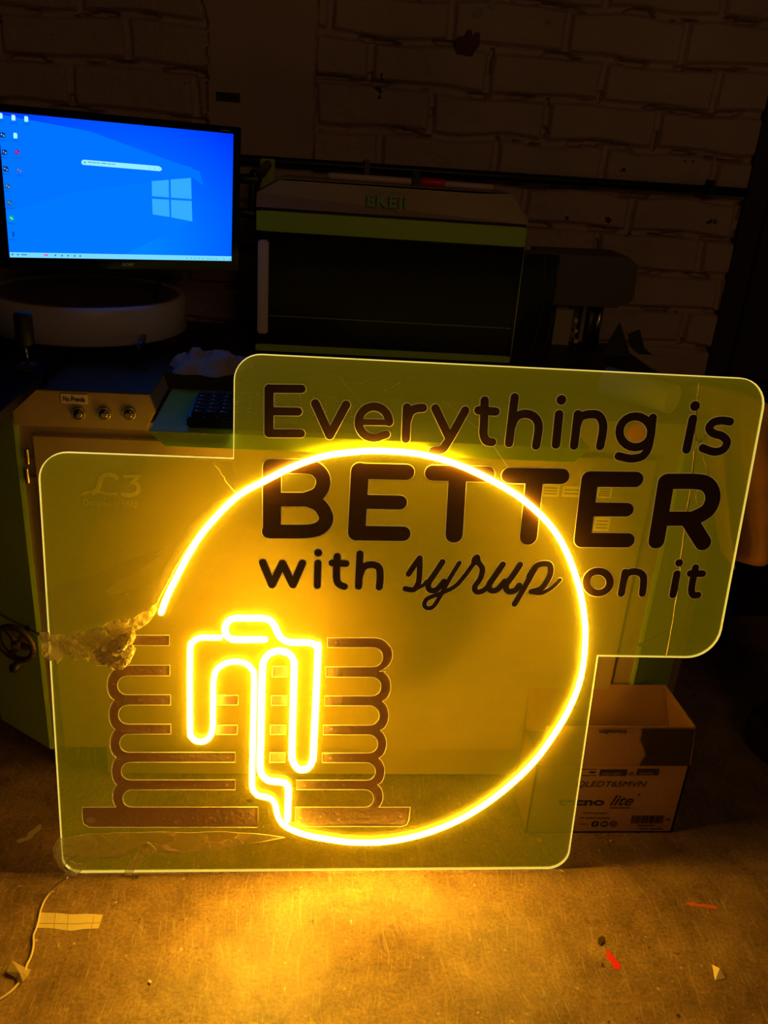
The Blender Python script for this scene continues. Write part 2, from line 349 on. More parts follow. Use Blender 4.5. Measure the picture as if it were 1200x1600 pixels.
# neon flex
NO = .0065                                          # the flex stands this far off the sheet
def sp3(pts, off=NO): return [(S(x, y, off)[0], -off, S(x, y, off)[1]) for x, y in pts]
circ = [(252, 957), (261, 933), (276, 902), (298, 861), (322.5, 825), (369, 777), (415, 750.5), (461, 728), (507.5, 712.5), (550, 706.5), (592, 704.5), (655, 709.5), (718, 727), (782, 758), (825, 787), (861, 822.5), (885, 862), (902, 908), (911.5, 952), (914.7, 997), (908, 1057), (889, 1108), (861, 1155), (829, 1196), (782, 1239), (734, 1272), (687, 1294.5), (639, 1309), (592, 1316), (550, 1316)]
K = lambda l: [(270+x/4.104, 940+y/4.104) for x, y in l]
tail = K([(1050, 1532), (900, 1507), (800, 1478), (730, 1445), (690, 1408), (668, 1355), (658, 1305), (632, 1267), (590, 1252), (545, 1240), (515, 1205), (509, 1140), (514, 850), (522, 500), (505, 432), (462, 395), (395, 385), (330, 400), (280, 440), (262, 500), (258, 600), (256, 800), (240, 860), (205, 893), (160, 896), (122, 868), (111, 800), (111, 330), (125, 265), (170, 233), (230, 231), (303, 231)])
drip = K([(735, 1400), (739, 1290), (740, 1200), (722, 1165), (685, 1155), (620, 1148), (575, 1115), (560, 1050), (565, 850), (575, 450), (590, 370), (630, 330), (690, 317), (745, 335), (774, 380), (778, 440), (765, 950), (770, 1020), (795, 1065), (830, 1078), (868, 1066), (895, 1020), (902, 950), (930, 330), (918, 285), (880, 265), (820, 262), (750, 260), (703, 240), (672, 200), (655, 160), (625, 122), (570, 107), (480, 107), (400, 107), (352, 130), (335, 180), (352, 225), (400, 243), (500, 243), (590, 243)])
bm = B(); tube(bm, crom(sp3(circ+tail), 6), .0056, 8)
q = obj('neon_tube', bm, NEON, sign, True); q['label'] = 'long lit tube of the ring running on into the left syrup drip'
bm = B(); tube(bm, crom(sp3(drip), 6), .0066, 8)
q = obj('neon_tube', bm, NEON, sign, True); q['label'] = 'shorter lit tube drawing the butter pat and the right syrup drip'
# unlit pancake strips: combs of rounded gaps with a scalloped outer side
def poly_strip(pts, name='unlit_pancake_strip', y=-.0012, lab=None):
    P = [S(x, y_) for x, y_ in pts]
    bm = B(); vs = [bm.verts.new((x, -.0012, z)) for x, z in P]; vb = [bm.verts.new((x, -.0002, z)) for x, z in P]
    es = bm.faces.new(vs); es2 = bm.faces.new(vb[::-1]); bm.normal_update(); bmesh.ops.triangulate(bm, faces=bm.faces[:], ngon_method='EAR_CLIP')
    es2 = [bm.faces.new((vs[i], vb[i], vb[(i+1) % len(vs)], vs[(i+1) % len(vs)])) for i in range(len(vs))]
    o = obj(name, bm, STRIP, sign)
    bm = B(); Q = P+[P[0]]; tube(bm, [(x, -.0014, z) for x, z in Q], .00075, 6, caps=False); obj('strip_outline', bm, ENGR, o)
    if lab: o['label'] = lab
    return o
def arc(cx, cy, rx, ry, a0, a1, k=8): return [(cx+rx*math.cos(math.radians(a0+(a1-a0)*i/k)), cy+ry*math.sin(math.radians(a0+(a1-a0)*i/k))) for i in range(k+1)]
F = [(992, 1008, 264.6), (1039, 1055.5, 265.5), (1085, 1101, 266.5), (1131, 1146.5, 267), (1175, 1190.5, 367.5), (1218, 1233.5, 367.5)]
inx = [182, 183.6, 185, 187, 189.6, 192]; oux = [165, 167.5, 170.4, 172, 174.6, 176]; val = [185, 175, 178, 179.5, 181.5, 182.5]
pts = [(190, 992)]
for i, (t, bt, xe) in enumerate(F):
    pts += [(xe, t), (xe, bt)]; nt_ = F[i+1][0] if i < 5 else 1260.5; r = (nt_-bt)/2
    pts += arc(inx[i]+r, (bt+nt_)/2, r, r, 270, 90)
pts += [(403, 1260.5), (403, 1292), (140, 1292), (131, 1287), (129, 1277), (128.7, 1260.5), (180, 1260.5)]
for i in range(5, -1, -1):
    y1 = (F[i+1][0]+F[i+1][1])/2 if i < 5 else 1261; y0 = (F[i][0]+F[i][1])/2; x1 = val[i+1] if i < 5 else 180; x0 = val[i]
    c0 = (max(x0, x1)+2, (y0+y1)/2); rr = c0[0]-oux[i]; hh = (y1-y0)/2
    seg = [(c0[0]-rr*math.cos(math.radians(a)), c0[1]+hh*math.sin(math.radians(a))) for a in range(72, -73, -12)]
    pts += ([(x1, y1-.6)] if i < 5 else [])+seg
pts += [(172, 995)]
Lc = poly_strip(pts, lab='left half of the unlit pancake stack')
Rr = [(996, 1011, 512), (1041.5, 1057.5, 509.4), (1087, 1102, 507.5), (1132.6, 1147.5, 505.3), (1176, 1191, 503.4), (1218.4, 1233, 463)]
inr = [598.3, 595.5, 592.8, 590.6, 586.7, 584]; our = [613.4, 610.6, 607, 603.8, 601, 598.3]; vr_ = [600, 602.4, 598.3, 595.5, 592, 590]
pts = []
for i, (t, bt, xe) in enumerate(Rr):
    pts += [(xe, t), (xe, bt)]; nt_ = Rr[i+1][0] if i < 5 else 1260.5; r = (nt_-bt)/2
    pts += arc(inr[i]-r, (bt+nt_)/2, r, r, -90, 90)
pts += [(461.6, 1260.5), (461, 1290.5), (627, 1290.5), (635, 1288), (639, 1280), (641, 1260.5), (595, 1260.5)]
for i in range(5, -1, -1):
    y1 = (Rr[i+1][0]+Rr[i+1][1])/2 if i < 5 else 1261; y0 = (Rr[i][0]+Rr[i][1])/2 if i else 996; x1 = vr_[i+1] if i < 5 else 593; x0 = vr_[i] if i else 586
    cx = min(x0, x1)-2; rr = our[i]-cx; cy = (y0+y1)/2; hh = (y1-y0)/2
    pts += ([(x1, y1-.6)] if i < 5 else [])+[(cx+rr*math.cos(math.radians(a)), cy+hh*math.sin(math.radians(a))) for a in range(72, -73 if i else -91, -12)]
Rc = poly_strip(pts, lab='right half of the unlit pancake stack')
for x0, x1, y0, y1 in ((426, 450, 1041, 1057), (424.7, 448, 1086.5, 1101.5), (423, 446.7, 1132.5, 1147), (422, 445.4, 1175.6, 1190.5), (338.5, 372.3, 1086, 1101), (338.5, 371, 1132.5, 1147)):
    poly_strip([(x0, y0), (x1, y0), (x1-.5, y1), (x0-.5, y1)], lab='small unlit piece of strip between the lit drips')
for par, l in ((Lc, [(222, 1046), (252, 1047), (219, 1093), (254, 1093), (192, 1141), (233, 1139), (257, 1141), (186, 1185), (269, 1183), (356, 1183), (192, 1226), (255, 1226), (305, 1226), (355, 1226), (205, 1279), (256, 1278), (302, 1277), (330, 1277), (354, 1277), (389, 1278), (275, 1284), (184, 1160), (178, 1068)]), (Rc, [(525, 1003), (519, 1049), (532, 1095), (518, 1138), (516, 1184), (549, 1184), (476, 1227), (537, 1226), (470, 1277), (501, 1275), (545, 1276), (576, 1275), (602, 1276), (626, 1275)])):
    for x, y in l:
        bm = B(); X, Z = S(x, y); r = random.uniform(.0015, .0036); bm.faces.new([bm.verts.new((X+r*math.cos(k*PI/5), -.0016, Z+r*.9*math.sin(k*PI/5))) for k in range(10)]); obj('glue_spot', bm, GLUE, par)
X, Z = S(142, 1281); bm = B(); bm.faces.new([bm.verts.new((X+.009*math.cos(k*PI/8), -.0016, Z+.007*math.sin(k*PI/8))) for k in range(16)]); obj('glue_spot', bm, GLUE, Lc)

# lettering, each letter its own cut of vinyl
def local(x, y): a = S(x, y); b = S(x+1, y); return math.hypot(b[0]-a[0], b[1]-a[1])
def letter(strokes, org, sc, wd, ch):
    bm, bo = B(), B()
    for s in strokes:
        w2 = wd
        if isinstance(s[-1], (int, float)): w2 = s[-1]; s = s[:-1]
        cur = s[0] == 'c'; s = [p for p in s if p != 'c']
        if cur: s = crom(s, 6)
        px = [(org[0]+x/sc, org[1]+y/sc) for x, y in s]
        k = local(*px[0]); P = [S(*p) for p in px]
        if len(P) == 1: P = P*1
        ribbon(bm, P, w2/sc*k, -.0011); ribbon(bo, P, w2/sc*k+.0026, -.0003)
    o = obj('letter', bm, VINYL, sign); o['label'] = 'black vinyl letter "%s"' % ch
    obj('letter_outline', bo, ENGR, o)
def ring(cx, cy, rx, ry, a0=0, a1=360, k=20): return [(cx+rx*math.cos(math.radians(a0+(a1-a0)*i/k)), cy+ry*math.sin(math.radians(a0+(a1-a0)*i/k))) for i in range(k+1)]
A, sA = (360, 540), 2.727; D, sD = (760, 540), 2.727; T_, sT = (600, 840), 3.53
C = 'c'
letter([[(165, 184), (164, 371), 40], [(165, 183), (303, 184)], [(166, 279), (288, 281)], [(164, 373), (300, 374)]], A, sA, 36, 'E')
letter([[(362, 246), (423, 382), (493, 252)]], A, sA, 37, 'v')
letter([[(550, 325), (675, 327), 26], ring(611, 326, 65, 67, 0, -300)+[(663, 378)]], A, sA, 35, 'e')
letter([[(752, 263), (747, 397)], [C, (750, 325), (765, 285), (790, 268), (820, 265)]], A, sA, 36, 'r')
letter([[(873, 267), (932, 392)], [C, (1000, 276), (960, 350), (922, 415), (900, 442), (862, 449), ]], A, sA, 36, 'y')
letter([[C, (1083, 233), (1080, 330), (1078, 375), (1090, 405), (1115, 411)], [(1056, 275), (1130, 281)]], A, sA, 36, 't')
letter([[(120, 220), (96, 415)], [C, (104, 350), (125, 305), (165, 290), (205, 305), (222, 345), (211, 426)]], D, sD, 36, 'h')
letter([[(319, 231), 42], [(309, 292), (296, 421)]], D, sD, 37, 'i')
letter([[(389, 292), (373, 426)], [C, (383, 345), (400, 305), (442, 292), (480, 300), (497, 345), (484, 428)]], D, sD, 36, 'n')
letter([ring(634, 367, 68, 66), [C, (708, 307), (699, 380), (688, 435), (665, 470), (620, 481), (585, 476), (562, 470)]], D, sD, 35, 'g')
letter([[(888, 257), 42], [(879, 312), (852, 442)]], D, sD, 37, 'i')
letter([[C, (1037, 324), (1005, 319), (968, 326), (948, 350), (965, 373), (1003, 385), (1024, 410), (1008, 442), (968, 452), (920, 436)]], D, sD, 34, 's')
letter([[(177, 520), (177, 786), 78], [C, (170, 514), (330, 516), (380, 540), (396, 582), (375, 630), (325, 652), 62], [(177, 655), (340, 656), 62], [C, (325, 655), (380, 680), (408, 732), (388, 772), (330, 790), (165, 791), 62]], A, sA, 64, 'B')
letter([[(552, 535), (538, 795), 76], [(548, 534), (750, 539), 68], [(545, 664), (722, 668), 62], [(536, 798), (735, 801), 66]], A, sA, 66, 'E')
letter([[(862, 542), (1093, 548), 67], [(968, 555), (953, 804), 75]], A, sA, 66, 'T')
letter([[(97, 553), (320, 557), 67], [(205, 565), (179, 813), 74]], D, sD, 66, 'T')
letter([[(440, 572), (409, 825), 72], [(438, 568), (635, 570), 67], [(425, 697), (597, 699), 60], [(408, 828), (600, 829), 63]], D, sD, 66, 'E')
letter([[(765, 582), (724, 831), 70], [C, (768, 578), (905, 580), (950, 602), (964, 650), (940, 703), (880, 736), 66], [(750, 737), (885, 737), 62], [(862, 742), (922, 838), 70]], D, sD, 66, 'R')
letter([[(138, 923), (177, 1019), (222, 927), (266, 1019), (307, 926)]], A, sA, 32, 'w')
letter([[(374, 882), 35], [(373, 925), (370, 1022), 30]], A, sA, 31, 'i')
letter([[C, (455, 897), (452, 985), (462, 1015), (485, 1026)], [(434, 925), (492, 928)]], A, sA, 31, 't')
letter([[(552, 886), (546, 1025)], [C, (549, 985), (565, 945), (600, 932), (632, 945), (638, 985), (634, 1028)]], A, sA, 31, 'h')
letter([[C, (135, 200), (165, 155), (197, 112)], [C, (197, 118), (196, 180), (190, 245), (165, 285), (118, 281)], [C, (165, 285), (215, 262), (235, 240), 22]], T_, sT, 32, 's')
letter([[C, (322, 133), (282, 195), (245, 252), (253, 288), (290, 285), (330, 240)], [C, (415, 138), (360, 228), (310, 320), (272, 378), (240, 388), (222, 370), (240, 335), (320, 303), (390, 268), (440, 215), (492, 145), 25]], T_, sT, 33, 'y')
letter([[C, (497, 140), (498, 120), (513, 106), (520, 135), (542, 172), (530, 225), (500, 270), (510, 298), (545, 292), (580, 262)]], T_, sT, 31, 'r')
letter([[C, (655, 147), (615, 205), (578, 262), (590, 290), (625, 285), (665, 240)], [C, (750, 148), (712, 205), (672, 262), (685, 295), (722, 290), (745, 262)]], T_, sT, 34, 'u')
letter([[(838, 158), (780, 262), (720, 365)], [C, (800, 212), (835, 160), (875, 143), (912, 150), (918, 190), (900, 235), (865, 280), (812, 297)], [C, (818, 300), (865, 305), (925, 275), (970, 232), 22]], T_, sT, 32, 'p')
letter([ring(475, 1007, 51, 47)], D, sD, 31, 'o')
letter([[(590, 965), (574, 1056)], [C, (583, 1005), (600, 970), (638, 963), (668, 985), (664, 1056)]], D, sD, 30, 'n')
letter([[(820, 925), 33], [(811, 972), (794, 1061), 31]], D, sD, 31, 'i')
letter([[C, (890, 945), (873, 1035), (882, 1062), (900, 1062)], [(868, 970), (920, 971)]], D, sD, 30, 't')

# loose protective film hanging off the face, and the small power lead down the back
from mathutils.geometry import delaunay_2d_cdt
def flap(pts, amp, off, st=.0022, fr=18, name='protective_film', m=None, lab=None, seed=0, rim=True, pull=(1, .3), folds=.16):
    """crumpled film: facets between random points inside the outline, its sharper folds as thin ridges"""
    m = m or FILM; rnd = random.Random(int(seed*100)); P = [S(*p) for p in pts]
    Q = []
    for a, b in zip(P, P[1:]+P[:1]):
        k = max(1, int(math.hypot(b[0]-a[0], b[1]-a[1])/(2.2/fr*.1)))
        Q += [(a[0]+(b[0]-a[0])*t/k+rnd.uniform(-.0006, .0006), a[1]+(b[1]-a[1])*t/k+rnd.uniform(-.0006, .0006)) for t in range(k)]
    x0, x1 = min(p[0] for p in P), max(p[0] for p in P); z0, z1 = min(p[1] for p in P), max(p[1] for p in P)
    def inside(x, z):
        c = False
        for i in range(len(Q)):
            (ax, az), (bx_, bz_) = Q[i-1], Q[i]
            if (az > z) != (bz_ > z) and x < (bx_-ax)*(z-az)/(bz_-az)+ax: c = not c
        return c
    inner = []; area = (x1-x0)*(z1-z0); n = int(area/(.16/fr)**2*1.0)+6
    for _ in range(n):
        x, z = rnd.uniform(x0, x1), rnd.uniform(z0, z1)
        if inside(x, z): inner.append((x, z))
    co, ed, fa, _a, _b, _c = delaunay_2d_cdt([Vector(p) for p in Q+inner], [], [list(range(len(Q)))], 1, 1e-6)
    px_, pz_ = pull; hs = []
    for i, c in enumerate(co):
        u = c.x*px_+c.y*pz_; v = -c.x*pz_+c.y*px_
        hs.append(-(off+amp*(.45*abs(noise.noise(Vector((u*fr*.35, v*fr*1.3, seed))))*2+rnd.random()*.45)))
    bm = B(); vs = [bm.verts.new((c.x, h, c.y)) for c, h in zip(co, hs)]
    for f in fa: bm.faces.new([vs[i] for i in f])
    o = obj(name, bm, m, sign)
    if rim:
        bm = B(); nQ = len(Q); used = [i for i in range(len(co))]
        loop = [(co[i].x, hs[i]-.0003, co[i].y) for i in range(nQ)]
        tube(bm, loop+[loop[0]], .0005, 5, caps=False); obj('film_rim', bm, FROSTF, o)
        bm = B(); k = 0
        es = set()
        for f in fa:
            for a, b in zip(f, f[1:]+f[:1]): es.add((min(a, b), max(a, b)))
        for a, b in sorted(es):
            if rnd.random() < folds and not (a < nQ and b < nQ):
                tube(bm, [(co[a].x, hs[a]-.0002, co[a].y), ((co[a].x+co[b].x)/2, (hs[a]+hs[b])/2-.0004, (co[a].y+co[b].y)/2), (co[b].x, hs[b]-.0002, co[b].y)], [.0001, .00045, .0001], 4, caps=False)
        obj('film_fold', bm, FROSTF, o)
    if lab: o['label'] = lab
    return o
FROSTF = pmat('film_fold', (1, .95, .7), .3)
FILMK = film('bunched_film', (.97, .9, .7), (1, .9, .45), .82, .9, .25)
flap([(64, 985), (75, 984), (105, 990), (150, 977), (195, 962), (232, 950), (246, 938), (247, 948), (240, 962), (222, 972), (214, 978), (215, 990), (210, 1000), (214, 1010), (205, 1030), (196, 1037), (180, 1036), (168, 1038), (140, 1030), (120, 1022), (108, 1013), (98, 1022), (84, 1018), (74, 1008), (68, 994)], .030, .003, fr=30, m=FILMK, folds=.4, pull=(1, -.4), lab='crumpled peeled film bunched up left of the pancakes', seed=3.3)
flap([(150, 1010), (170, 1000), (190, 985), (212, 975), (215, 990), (210, 1000), (214, 1010), (205, 1030), (196, 1037), (180, 1036), (160, 1030)], .030, .006, fr=55, m=FILMK, folds=.5, pull=(.5, 1), lab='bright pleated knot of film at the torn corner', seed=6.1)
flap([(92, 1308), (140, 1300), (230, 1297), (350, 1297), (400, 1300), (445, 1305), (410, 1312), (370, 1320), (330, 1327), (290, 1328), (250, 1330), (222, 1318), (195, 1332), (180, 1338), (140, 1340), (112, 1338), (100, 1352), (112, 1368), (94, 1352), (85, 1335), (84, 1322)], .008, .002, fr=9, pull=(1, .1), lab='wrinkled strip of loose film along the bottom edge', seed=9.3)
flap([(222, 1316), (232, 1310), (246, 1322), (226, 1340), (214, 1352), (206, 1360), (208, 1372), (217, 1385), (214, 1392), (205, 1384), (198, 1370), (196, 1358), (206, 1340), (216, 1328)], .008, .006, fr=40, lab='twisted tail of film hanging over the bottom edge', seed=1.3)
flap([(94, 1378), (102, 1362), (113, 1352), (110, 1340), (120, 1346), (140, 1340), (132, 1352), (118, 1366), (104, 1382)], .006, .006, fr=40, lab='film gathered round the lead at the bottom left corner', seed=4.4)
# film still stuck on the left part of the face, its torn edge beside the ring
flap([(60, 930), (100, 912), (150, 896), (200, 876), (258, 855), (240, 868), (260, 862), (215, 892), (190, 905), (165, 922), (172, 930), (232, 915), (250, 900), (268, 870), (290, 830), (330, 785), (368, 772), (360, 752), (345, 728), (338, 722), (362, 722), (372, 768), (320, 822), (272, 890), (246, 940), (210, 958), (150, 977), (105, 990), (68, 984)], .0012, .0004, st=.004, fr=12, m=FILM2, rim=False, lab='film still stuck to the face with a torn edge along the ring', seed=8.8)
bm = B(); P = [(S(x, y)[0], -.0022, S(x, y)[1]) for x, y in crom([(372, 772), (350, 788), (322, 818), (297, 850), (275, 885), (258, 918), (246, 942)], 8)]
tube(bm, [(p[0]+random.uniform(-.0007, .0007), p[1], p[2]) for p in P], .0007, 5); obj('film_tear', bm, FROSTF, sign)
bm = B(); P = [(S(x, y)[0], -.0022, S(x, y)[1]) for x, y in crom([(333, 722), (345, 738), (356, 755), (370, 770)], 8)]
tube(bm, [(p[0]+random.uniform(-.001, .001), p[1], p[2]) for p in P], .0007, 5); obj('film_tear', bm, FROSTF, sign)
bm = B()
for pts in ([(1092, 598), (1090, 620), (1087, 655), (1086, 682), (1092, 690), (1100, 688), (1103, 679)], [(1088, 640), (1086, 672), (1090, 692), (1096, 686), (1088, 700), (1083, 740), (1074, 800), (1064, 880), (1056, 940), (1048, 985), (1041, 1025)], [(1096, 704), (1104, 730), (1104, 748), (1088, 770), (1092, 790)], [(1084, 704), (1079, 760), (1070, 820), (1062, 885)]):
    P = [(S(x+random.uniform(-.8, .8), y)[0], -.0001, S(x, y)[1]) for x, y in crom(pts, 4)]; tube(bm, P, .0009, 6)
obj('power_lead', bm, pmat('thin_clear_wire', (.95, .85, .5), .35, 0, coat=.5), sign, True)['label'] = 'thin shiny wire trailing down the sheet through the last letters'
# hair scratches in the face
for s in [[(400, 572), (500, 590), (560, 560)], [(515, 570), (552, 615)], [(455, 600), (368, 628)], [(560, 600), (600, 588), (645, 590), (662, 598)], [(685, 620), (760, 680)], [(690, 590), (720, 578), (752, 592)], [(640, 590), (660, 575)], [(600, 610), (625, 598)], [(372, 595), (440, 590)], [(760, 680), (800, 740)]]:
    bm = B(); ribbon(bm, [S(*p) for p in crom(s, 4)], .0005, -.0002, 6); obj('scratch', bm, FROST, sign)

# ------------------------------------------------------------ the engraving machine
MY = 1.50; K2 = MY/1.46
mach = thing('engraving_machine', 'wide olive and green engraving machine cabinet on casters behind the neon sign', 'engraving machine', (0, 0, 0))
def mp_(x, y, Y=MY): p = atY(x, y, Y); return (p.x, p.z)
gx0 = mp_(17, 630)[0]; gz1 = mp_(17, 630)[1]; gz0 = mp_(78, 1170)[1]; gxr = mp_(994, 1050)[0]
pc = atZ(12, 1130, gz0); chd = Vector((pc.x-gx0, pc.y-MY)).normalized()
CL = .22
bm = B(); extr_z(bm, [(gx0+.006, MY+.004), (gxr-.006, MY+.004), (gxr-.006-chd.x*CL, MY+.004+chd.y*CL), (gxr-chd.x*CL-.006, 2.12), (gx0+chd.x*CL+.006, 2.12), (gx0+.006+chd.x*CL, MY+.004+chd.y*CL)], gz0+.004, .846)
obj('cabinet_body', bm, OLIVE, mach)
WZ = atY(50, 990, MY).z
Zt = .893
for sgn, xx in ((1, gx0), (-1, gxr)):
    for z0, z1 in ((gz0, WZ-.004), (WZ+.004, Zt)):
        c = chd.copy(); c.x *= sgn; nrm = Vector((c.y, -c.x))*(-1 if sgn > 0 else 1); 
        if nrm.y > 0: nrm = -nrm
        bm = B(); t = .004
        a = Vector((xx, MY)); b = a+c*.165
        extr_z(bm, [tuple(a), tuple(b), tuple(b-nrm*t), tuple(a-nrm*t)], z0, z1)
        box(bm, min(xx, xx+sgn*.008), max(xx, xx+sgn*.008), MY-.001, MY+.004, z0, z1)
        obj('corner_panel', bm, GREEN, mach)
# door with frame gap and hinge
dx0, dz1 = mp_(52, 677); dx1 = gxr-.055
bm = B(); box(bm, dx0, dx1, MY-.010, MY+.004, gz0+.012, dz1, .002); door = obj('cabinet_door', bm, OLIVE, mach)
for yy in (712, 742):
    x, z = mp_(47, yy); bm = B(); lathe(bm, [(.0045, -.014), (.0045, .014)], (x-.004, MY-.004, z), 12); box(bm, x-.006, x+.01, MY-.006, MY, z-.002, z+.002); obj('hinge', bm, STEEL, door)
# emblem on the door: curly L, 3 and the line of small writing
bm = B(); yd = MY-.0108; fr_ = lambda x, z: (x, yd, z)
o3 = lambda l: [mp_(100+x/4.286, 700+y/4.286, MY-.01) for x, y in l]
ribbon(bm, o3(crom([(125, 308), (170, 292), (215, 290), (290, 305), (350, 305)], 5)), .0045, 0, 10, fr_)
ribbon(bm, o3(crom([(200, 298), (232, 262), (245, 215), (262, 188), (290, 178), (325, 182), (350, 190)], 5)), .0085, 0, 10, fr_)
ribbon(bm, o3([(345, 195), (352, 205)]), .007, 0, 10, fr_)
ribbon(bm, o3([(405, 188), (505, 186), (455, 230)]), .0055, 0, 10, fr_)
ribbon(bm, o3(crom([(455, 232), (485, 238), (500, 262), (488, 300), (440, 316), (395, 308)], 5)), .008, 0, 10, fr_)
EMB = pmat('pale_emblem_paint', (.75, .58, .36), .5)
obj('door_emblem', bm, EMB, door)
x, z = mp_(130, 786, MY-.01); text('door_lettering', 'Designed by EKEJI', .0175, EMB, door, face_front(x, MY-.0112, z-.003), sx=.78)
# button panel block, left, with cut corners
DZ0 = mp_(45, 605)[1]
pan = [mp_(45, 605), (mp_(235, 612)[0], DZ0), mp_(245, 640), mp_(230, 669), mp_(25, 661), (gx0+.004, gz1)]
bm = B(); extr_y(bm, pan, MY-.012, MY+.14); bevel(bm, .0015, 1); pnl = obj('button_panel', bm, OLIVE, mach)
for x in (123, 163, 202):
    X, Z = mp_(x, 645.5, MY-.012); y0 = MY-.012
    bm = B(); lathe(bm, [(.0125, 0), (.0125, -.004), (.010, -.0055), (.009, -.004)], (X, y0, Z), 24, 'Y'); btn = obj('push_button', bm, STEEL, pnl, True)
    bm = B(); lathe(bm, [(.0088, -.001), (.0088, -.007), (.006, -.0085), (.002, -.009)], (X, y0, Z), 20, 'Y'); obj('button_cap', bm, pmat('bronze_cap', (.35, .25, .12), .25, 1), btn, True)
X, Z = mp_(96, 630, MY-.013); X2, Z2 = mp_(137, 617, MY-.013)
bm = B(); box(bm, X, X2, MY-.0135, MY-.012, Z, Z2); lab = obj('tape_label', bm, PAPER, pnl); lab['label'] = 'scrap of pale tape with handwriting'
text('handwriting', 'No Prende', .0125, INK, lab, face_front(X+.003, MY-.0138, Z+.0045, -.01), sx=.68, shear=.1, bold=.0003)
bm = B(); box(bm, gx0+.035, pan[1][0]+.003, MY-.010, MY+.14, DZ0, DZ0+.0015); obj('dark_panel_sheet', bm, DESK, mach)  # dark sheet added over the panel to keep down the screen's blue light
# right block with emergency stop
rb = [(gxr-.004, Zt), (gxr-.215, Zt), (gxr-.226, .865), (gxr-.21, .83), (gxr-.004, .83)]
bm = B(); extr_y(bm, rb, MY-.012, MY+.14); bevel(bm, .0015, 1); rp = obj('button_panel', bm, OLIVE, mach); rp['label'] = 'right button panel with a red stop button'
X, Z = mp_(994, 672, MY-.03); bm = B(); lathe(bm, [(.011, 0), (.011, -.018), (.019, -.02), (.020, -.028), (.014, -.033), (.003, -.034)], (X, MY-.012, Z), 24, 'Y'); st_ = obj('push_button', bm, RED, rp, True); st_['label'] = 'round red emergency stop button'
# keyboard shelf, pushed out from the front; the sign rests against its lip
SHY = SIGN_Y + math.tan(LEAN)*.877 + TH/math.cos(LEAN)+.0006
sz1 = atY(363, 678, SHY).z; sz0 = atY(363, 702, SHY).z
sx0 = atY(232, 675, SHY).x; sx0b = atY(257, 698, SHY).x; sx1 = .50
bm = B(); extr_y(bm, [(sx0, sz1), (sx0b, sz0), (sx1-(sx0b-sx0), sz0), (sx1, sz1)], SHY, MY-.0125); bevel(bm, .001, 1)
obj('keyboard_shelf', bm, GREEN, mach)
bm = B(); box(bm, sx0-.0, gxr-.232, MY-.0125, MY+.13, .846, sz1, .001); obj('shelf_back', bm, GREEN, mach)
# desk top
DZ = pan[0][1]
bm = B(); extr_z(bm, [(gx0+.02, MY+.14), (gxr-.01, MY+.14), (gxr+.06, MY+.2), (gxr+.06, 2.13), (gx0-.06, 2.13), (gx0-.06, MY+.2)], .846, DZ); bevel(bm, .002, 1)
obj('desk_top', bm, DESK, mach)
bm = B(); lathe(bm, [(.035, .0), (.035, .002), (.024, .0025)], (*atZ(203, 575, DZ)[:2], DZ), 32); obj('cable_grommet', bm, DARK, mach)
# recessed plinth added between the casters, catching light to soften the dark gap
bm = B(); box(bm, gx0+.11, gxr-.11, MY+.03, MY+.035, .012, gz0+.004); obj('added_plinth', bm, OLIVE, mach)
# casters
for cx, cy in ((gx0+.06, MY+.07), (gxr-.06, MY+.09), (gx0+.06, 2.05), (gxr-.06, 2.05)):
    bm = B(); lathe(bm, [(.012, -.014), (.036, -.012), (.038, -.006), (.038, .006), (.036, .012), (.012, .014)], (cx, cy, .0385), 24, 'X'); cst = obj('caster_wheel', bm, DARK, mach, True)
    bm = B(); box(bm, cx-.03, cx+.03, cy-.03, cy+.03, gz0-.004, gz0+.004); box(bm, cx-.02, cx-.016, cy-.018, cy+.018, .03, gz0); box(bm, cx+.016, cx+.02, cy-.018, cy+.018, .03, gz0); obj('caster_fork', bm, STEEL, cst)
# stickers on the door, faint behind the word BETTER
for x0, x1, y0, y1, tx in ((848, 872, 757, 776, 2), (880, 906, 759, 777, 1), (934, 954, 760, 778, 3), (930, 950, 808, 830, 2)):
    a = mp_(x0, y0, MY-.01); b = mp_(x1, y1, MY-.01); bm = B(); box(bm, a[0], b[0], MY-.0112, MY-.010, b[1], a[1]); s_ = obj('sticker', bm, PAPER, door)
    bm = B()
    for k in range(tx+1): zz = b[1]+(a[1]-b[1])*(k+1)/(tx+2); box(bm, a[0]+.004, b[0]-.004, MY-.0118, MY-.0111, zz-.0015, zz+.0015)
    obj('sticker_print', bm, pmat('sticker_ink', (.3, .22, .1), .6), s_)
# handwheel on the left corner panel
cc = Vector((gx0, MY))+chd*.035; nn = Vector((-chd.y, chd.x)); nn = nn if nn.y < 0 else -nn
hw = bpy.data.objects.new('handwheel', None)
hub = atY(28, 1007, 1.455); M4 = Matrix.Translation(hub) @ Matrix.Rotation(math.atan2(nn.x, -nn.y)*.55, 4, 'Z') @ Matrix.Rotation(.35, 4, 'Y')
def wheelmesh():
    bm = B(); ring3 = [(.040*math.cos(a*PI/20)-.005, 0, .036*math.sin(a*PI/20)) for a in range(41)]
    tube(bm, ring3, .0062, 8, caps=False)
    for k in range(3):
        a = k*2*PI/3+.35; tube(bm, [(0, 0, 0), (.02*math.cos(a), -.001, .02*math.sin(a)), (.038*math.cos(a)-.005, 0, .036*math.sin(a))], [.009, .006, .006], 8)
    lathe(bm, [(.012, .02), (.012, -.006), (.010, -.009)], (0, 0, 0), 20, 'Y')
    return bm
bm = wheelmesh(); bm.transform(M4); bpy.data.objects.remove(hw); hw = obj('handwheel', bm, BRONZE, mach, True)
bm = B(); lathe(bm, [(.0055, -.009), (.0055, -.0115)], (0, 0, 0), 16, 'Y'); bm.transform(M4); obj('axle_nut', bm, STEEL, hw)
